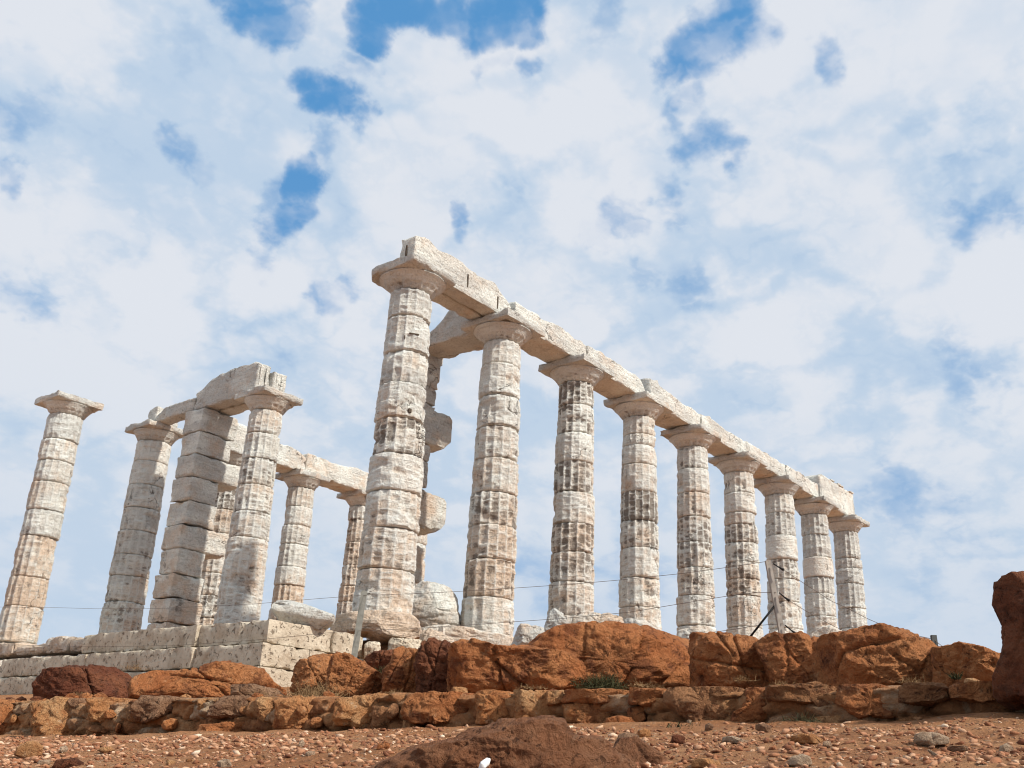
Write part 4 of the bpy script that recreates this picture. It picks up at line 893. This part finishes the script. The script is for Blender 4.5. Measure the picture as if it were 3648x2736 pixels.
wires = [
 ('top fence wire crossing from the left edge to the tall wire post', [(-60, 2162), (180, 2164), (355, 2169), (560, 2168), (900, 2152), (1140, 2132), (1290, 2121), (1500, 2114), (1760, 2100), (2050, 2080), (2200, 2067), (2440, 2042), (2600, 2020), (2738, 1999)], .0021),
 ('middle fence wire crossing from the left edge to the tall wire post', [(-60, 2292), (120, 2300), (400, 2304), (650, 2298), (900, 2281), (1220, 2250), (1500, 2238), (1760, 2220), (2050, 2200), (2250, 2180), (2440, 2148), (2600, 2122), (2690, 2111), (2765, 2110)], .0021),
 ('lowest fence wire between the red rocks and the tall wire post', [(2495, 2259), (2600, 2244), (2700, 2228), (2790, 2222)], .0021),
 ('fence wire sloping from the tall post down to the short post at right', [(2792, 2030), (2870, 2082), (2960, 2140), (3030, 2172), (3090, 2204), (3200, 2250), (3325, 2277), (3360, 2305)], .0021),
 ('second sloping wire right of the tall wire post', [(2812, 2140), (2880, 2182), (2960, 2225), (3045, 2268)], .0021),
 ('lowest sloping wire right of the tall wire post', [(2836, 2258), (2850, 2266), (2870, 2280)], .0021),
]
for lb, p, r_ in wires:
    pa = np.array(p, float); t0 = np.arange(len(pa)); t1 = np.linspace(0, len(pa)-1, len(pa)*4)
    P = [fx(np.interp(t, t0, pa[:, 0]), np.interp(t, t0, pa[:, 1])) for t in t1]
    o = tube('fence_wire', P, r_, M['wire'], None, 6); local(o, None); tag(o, lb, 'wire', GW)

# ------------------------------------------------------------------ plants
def tuft(name, label, cat, px, py, X, w, h, n, mat, seed, curl=.4, group=None, thick=.0035):
    c = atx(px, py, X); rg = np.random.RandomState(seed); V = []; F = []
    for i in range(n):
        base = np.array([rg.normal()*w*.28, rg.normal()*w*.28, 0]); az = rg.uniform(0, 6.28); lean = rg.uniform(.1, 1.0)*curl*2
        L = h*rg.uniform(.5, 1.1); d0 = np.array([math.cos(az)*math.sin(lean), math.sin(az)*math.sin(lean), math.cos(lean)]); side = np.cross(d0, rg.normal(size=3)); side /= np.linalg.norm(side)
        p = base.copy(); k0 = len(V)
        for s in range(5):
            wd = thick*(1-s/5.2)*rg.uniform(.8, 1.3); V += [p-side*wd, p+side*wd]; p = p+d0*L/4; d0 = d0+rg.normal(size=3)*.18+np.array([0, 0, -.12*curl]); d0 /= np.linalg.norm(d0)
            if s < 4: q = k0+s*2; F.append([q, q+1, q+3, q+2])
        for _ in range(5):
            s = rg.randint(1, 4); b0 = (V[k0+2*s]+V[k0+2*s+1])/2; dd_ = rg.normal(size=3); dd_ /= np.linalg.norm(dd_); dd_[2] = abs(dd_[2]); sd = np.cross(dd_, rg.normal(size=3)); sd /= np.linalg.norm(sd)
            l = h*rg.uniform(.06, .14); q = len(V); V += [b0, b0+dd_*l*.5+sd*l*.14, b0+dd_*l, b0+dd_*l*.5-sd*l*.14]; F.append([q, q+1, q+2, q+3])
    o = mesh(name, np.array(V), np.array(F), mat, None, False); o.location = tuple(c); return tag(o, label, cat, group)
tuft('green_shrub', 'green feathery shrub growing in the cleft of the red rocks', 'shrub', 2145, 2456, -5.15, .23, .125, 700, M['leafgreen'], 1, .8, thick=.0022)
tuft('green_shrub', 'small green tuft between the two rounded boulders left of centre', 'shrub', 1365, 2400, -4.75, .12, .08, 90, M['leafgreen'], 2, .8)
tuft('green_shrub', 'tiny green plant at the foot of the low sloping rock at right', 'shrub', 3405, 2420, -5.5, .03, .045, 45, M['leafgreen'], 3, .6)
tuft('dry_grass', 'dead brown grass tangled below the cracked squat boulder', 'dry grass', 1130, 2490, -5.6, .34, .16, 320, M['leafdry'], 4, .9, thick=.002)
tuft('dark_herb', 'low dark green herb on the soil right of centre', 'herb', 2455, 2605, -6.7, .16, .05, 160, M['leafdark'], 5, 1.2)
tuft('dry_grass', 'low dry twigs on the soil above the dark rounded rock', 'dry grass', 2120, 2622, -6.9, .16, .04, 120, M['leafdry'], 6, 1.3, thick=.002)
tuft('dry_grass', 'dry straw tuft at the wall foot near the left edge', 'dry grass', 600, 2632, -6.35, .14, .06, 90, M['leafdry'], 8, .9, thick=.0016)
tuft('dry_grass', 'dry straw tuft on the red rock right of the vertical crack', 'dry grass', 2650, 2425, -5.3, .10, .05, 60, M['leafdry'], 9, .9, thick=.0016)
tuft('dark_herb', 'dark weed in the hollow of the wall at right', 'herb', 2860, 2570, -6.25, .14, .05, 90, M['leafdark'], 10, .9, thick=.002)
tuft('dry_grass', 'dry weeds in the shade below the rock pillar', 'dry grass', 3420, 2625, -6.3, .20, .07, 120, M['leafdry'], 11, .9, thick=.0016)
for q, (a_, b_, x_, w_, h_, n_, m_) in enumerate(((300, 2478, -5.7, .22, .05, 120, 'leafdry'), (930, 2474, -5.7, .16, .05, 90, 'leafdry'), (1405, 2470, -5.6, .12, .05, 70, 'leafdry'), (1900, 2452, -5.6, .2, .04, 90, 'leafdry'), (2300, 2446, -5.6, .2, .05, 100, 'leafdry'),
        (2790, 2446, -5.6, .14, .05, 80, 'leafdry'), (3250, 2432, -5.6, .12, .05, 70, 'leafdry'), (1240, 2632, -6.5, .14, .04, 80, 'leafdry'), (2000, 2602, -6.4, .14, .04, 80, 'leafdry'), (3060, 2610, -6.4, .2, .05, 100, 'leafdry'), (860, 2640, -6.4, .12, .035, 60, 'leafdry'))):
    tuft('dry_grass', 'small wisp of dry grass among the stones along the low wall', 'dry grass', a_, b_, x_, w_, h_, n_, M[m_], 40+q, .9, group='wisps of dry grass along the low wall', thick=.0014)
tuft('dry_grass', 'faint dry weeds in front of the left foundation blocks', 'dry grass', 480, 2385, -3.2, .30, .10, 50, M['leafdry'], 7, .5, thick=.002)

# ------------------------------------------------------------------ sky, sun, camera
SUN_AZ = math.atan2(-1.0, .10); SUN_EL = math.radians(42)
w = bpy.data.worlds.new('World'); SC.world = w; w.use_nodes = True; w.node_tree.nodes.clear(); t = NT(w.node_tree)
out = t.n('ShaderNodeOutputWorld'); bg = t.n('ShaderNodeBackground'); t.L.new(bg.outputs[0], out.inputs[0])
sky = t.n('ShaderNodeTexSky', sky_type='NISHITA'); sky.sun_disc = False; sky.sun_elevation = SUN_EL; sky.sun_rotation = math.pi/2-SUN_AZ
sky.air_density = 1.0; sky.dust_density = .6; sky.ozone_density = 3.0
dirv = t.n('ShaderNodeTexCoord').outputs['Generated']
sxyz = t.n('ShaderNodeSeparateXYZ'); t.L.new(dirv, sxyz.inputs[0])
zz = t.math('ADD', t.math('MAXIMUM', sxyz.outputs[2], 0.0), .42)
cmb = t.n('ShaderNodeCombineXYZ'); t.L.new(t.math('DIVIDE', sxyz.outputs[0], zz), cmb.inputs[0]); t.L.new(t.math('DIVIDE', sxyz.outputs[1], zz), cmb.inputs[1])
pl = cmb.outputs[0]
n1 = t.noise(pl, 6.2, 7, .48, .3, off=(3.1, 1.7, 0)); n2 = t.noise(pl, 3.0, 4, .5, .3, off=(9.2, 4.4, 2)); n3 = t.noise(pl, 15.0, 6, .55, .1, off=(1, 7, 3))
wv = t.noise(dirv, 9, 6, .54, 0, out='Color')
wd = t.vmath('ADD', dirv, t.vmath('MULTIPLY', t.vmath('SUBTRACT', wv, (.5, .5, .5)), (.13, .13, .13)))
wd = t.vmath('NORMALIZE', wd)
gaps = [(1345, 60, 85, 1), (1362, 130, 62, 1), (1430, 35, 75, 1), (1500, 10, 75, .9), (1600, 0, 85, .9), (1700, 30, 95, 1), (1785, 55, 85, 1), (1835, 90, 65, 1), (1835, 0, 90, .9), (905, -10, 90, .8), (1010, 5, 75, .7),
        (1765, 205, 50, .6), (1850, 240, 50, .6), (2640, 100, 120, 1), (2565, 150, 115, 1), (2500, 230, 110, 1), (2470, 275, 65, .8), (2710, 60, 85, .8), (2570, 60, 70, .7), (2480, 415, 60, .7), (2475, 590, 65, .75), (2520, 570, 70, .8), (2480, 500, 60, .6), (2500, 330, 70, .6), (2150, 60, 60, .4), (1270, 230, 60, .4), (1100, 540, 60, .5), (980, 830, 60, .5),
        (1160, 350, 80, .9), (1125, 305, 70, .7), (1185, 405, 60, .8), (1070, 625, 70, .9), (1075, 725, 70, .85), (1020, 770, 60, .7), (1000, 660, 60, .5), (1595, 795, 55, .75), (1600, 870, 45, .5), (2200, 800, 90, .8), (2140, 850, 75, .65),
        (2370, 725, 55, .5), (1005, 950, 75, .6), (1155, 1060, 65, .6), (125, 655, 50, .6), (635, 525, 60, .55), (690, 600, 50, .45), (150, 395, 60, .3), (40, 20, 100, .4), (30, 450, 70, .4), (3450, 1240, 75, .42), (3560, 1170, 60, .4), (3560, 835, 80, .42), (3480, 800, 50, .3),
        (2920, 215, 65, .6), (2860, 180, 50, .4), (2270, 1020, 55, .3), (100, 1050, 130, .4), (3250, 1790, 150, .55), (3430, 2120, 200, .55), (1910, 2060, 160, .7), (2240, 2150, 160, .7), (3600, 1450, 120, .4), (2450, 1020, 80, .3)]
acc = None
for (gxp, gyp, rad, wt) in gaps:
    dv = ray(gxp, gyp); ln = np.linalg.norm(dv); dv = dv/ln
    ar = rad*.84/FPX/1.1
    dp = t.vmath('DOT_PRODUCT', wd, tuple(dv)); mk = t.mr(dp, math.cos(ar*2.1), math.cos(ar*.1), 0, wt)
    acc = mk if acc is None else t.math('MAXIMUM', acc, mk)
# cloud cover
cov = t.math('ADD', t.math('MULTIPLY', n1, .9), t.math('MULTIPLY', n3, .22))
vor = t.n('ShaderNodeTexVoronoi', feature='DISTANCE_TO_EDGE'); vor.inputs['Scale'].default_value = 5.2
t.L.new(t.vmath('ADD', pl, t.vmath('MULTIPLY', t.vmath('SUBTRACT', t.noise(pl, 5.0, 5, .55, out='Color'), (.5, .5, .5)), (.42, .42, .42))), vor.inputs['Vector'])
vo2 = t.n('ShaderNodeTexVoronoi', feature='DISTANCE_TO_EDGE'); vo2.inputs['Scale'].default_value = 11.0
t.L.new(t.vmath('ADD', pl, t.vmath('MULTIPLY', t.vmath('SUBTRACT', t.noise(pl, 9.0, 5, .6, out='Color'), (.5, .5, .5)), (.30, .30, .30))), vo2.inputs['Vector'])
puff = t.math('ADD', t.math('MULTIPLY', t.mr(vor.outputs['Distance'], .0, .24), .75), t.math('MULTIPLY', t.mr(vo2.outputs['Distance'], .0, .20), .25))
cov = t.math('ADD', cov, t.math('ADD', t.math('MULTIPLY', t.math('MULTIPLY', puff, .23), t.mr(sxyz.outputs[2], .08, .45, .4, 1)), t.mr(sxyz.outputs[2], .08, .45, .26, .115))); cov = t.math('SUBTRACT', cov, t.math('MULTIPLY', acc, t.mr(n3, .36, .56, .44, .55)))
cov = t.mr(cov, .20, .68)
elev = t.math('MAXIMUM', sxyz.outputs[2], 0.0)
cov = t.math('MULTIPLY', cov, t.mr(elev, -.05, .30, .62, .97))
bright = t.mr(t.math('ADD', t.math('ADD', t.math('MULTIPLY', n1, .75), t.math('MULTIPLY', puff, .22)), t.math('MULTIPLY', t.math('SUBTRACT', n2, .5), .6)), .30, .62)
CB = t.mix(bright, (.51, .625, .765), (.735, .765, .82))
CB = t.mix(t.math('MULTIPLY', t.mr(elev, .42, .05), .65), CB, (.60, .68, .775))
skyc = t.mix(1.0, sky.outputs[0], (.088, .098, .112), 'MULTIPLY')
blue = t.mix(t.mr(elev, .0, .6), (.36, .52, .73), (.11, .355, .70))
skyb = t.mix(.72, skyc, blue)
final = t.mix(cov, skyb, CB)
t.L.new(final, bg.inputs['Color']); bg.inputs['Strength'].default_value = 1.0
sd = bpy.data.lights.new('sun', 'SUN'); sd.energy = 4.7; sd.angle = math.radians(2.0); sd.color = (1.0, .955, .88)
so = bpy.data.objects.new('sun', sd); COL.objects.link(so)
sv = Vector((math.cos(SUN_AZ)*math.cos(SUN_EL), math.sin(SUN_AZ)*math.cos(SUN_EL), math.sin(SUN_EL)))
so.rotation_euler = sv.to_track_quat('Z', 'Y').to_euler(); so.location = (0, -20, 30)
cd = bpy.data.cameras.new('camera'); cam = bpy.data.objects.new('camera', cd); COL.objects.link(cam); SC.camera = cam
cd.sensor_width = 36; cd.lens = FPX/3648*36; cd.clip_start = .05; cd.clip_end = 3000
Mx = Matrix(((cR[0], cU[0], -cF[0], CAM[0]), (cR[1], cU[1], -cF[1], CAM[1]), (cR[2], cU[2], -cF[2], CAM[2]), (0, 0, 0, 1))); cam.matrix_world = Mx
SC.cycles.filter_width = 1.1
SC.view_settings.view_transform = 'Standard'; SC.view_settings.look = 'None'; SC.view_settings.exposure = 0.06; SC.view_settings.gamma = 1
print('OBJECTS', len(bpy.data.objects), 'VERTS', sum(len(m.vertices) for m in bpy.data.meshes))
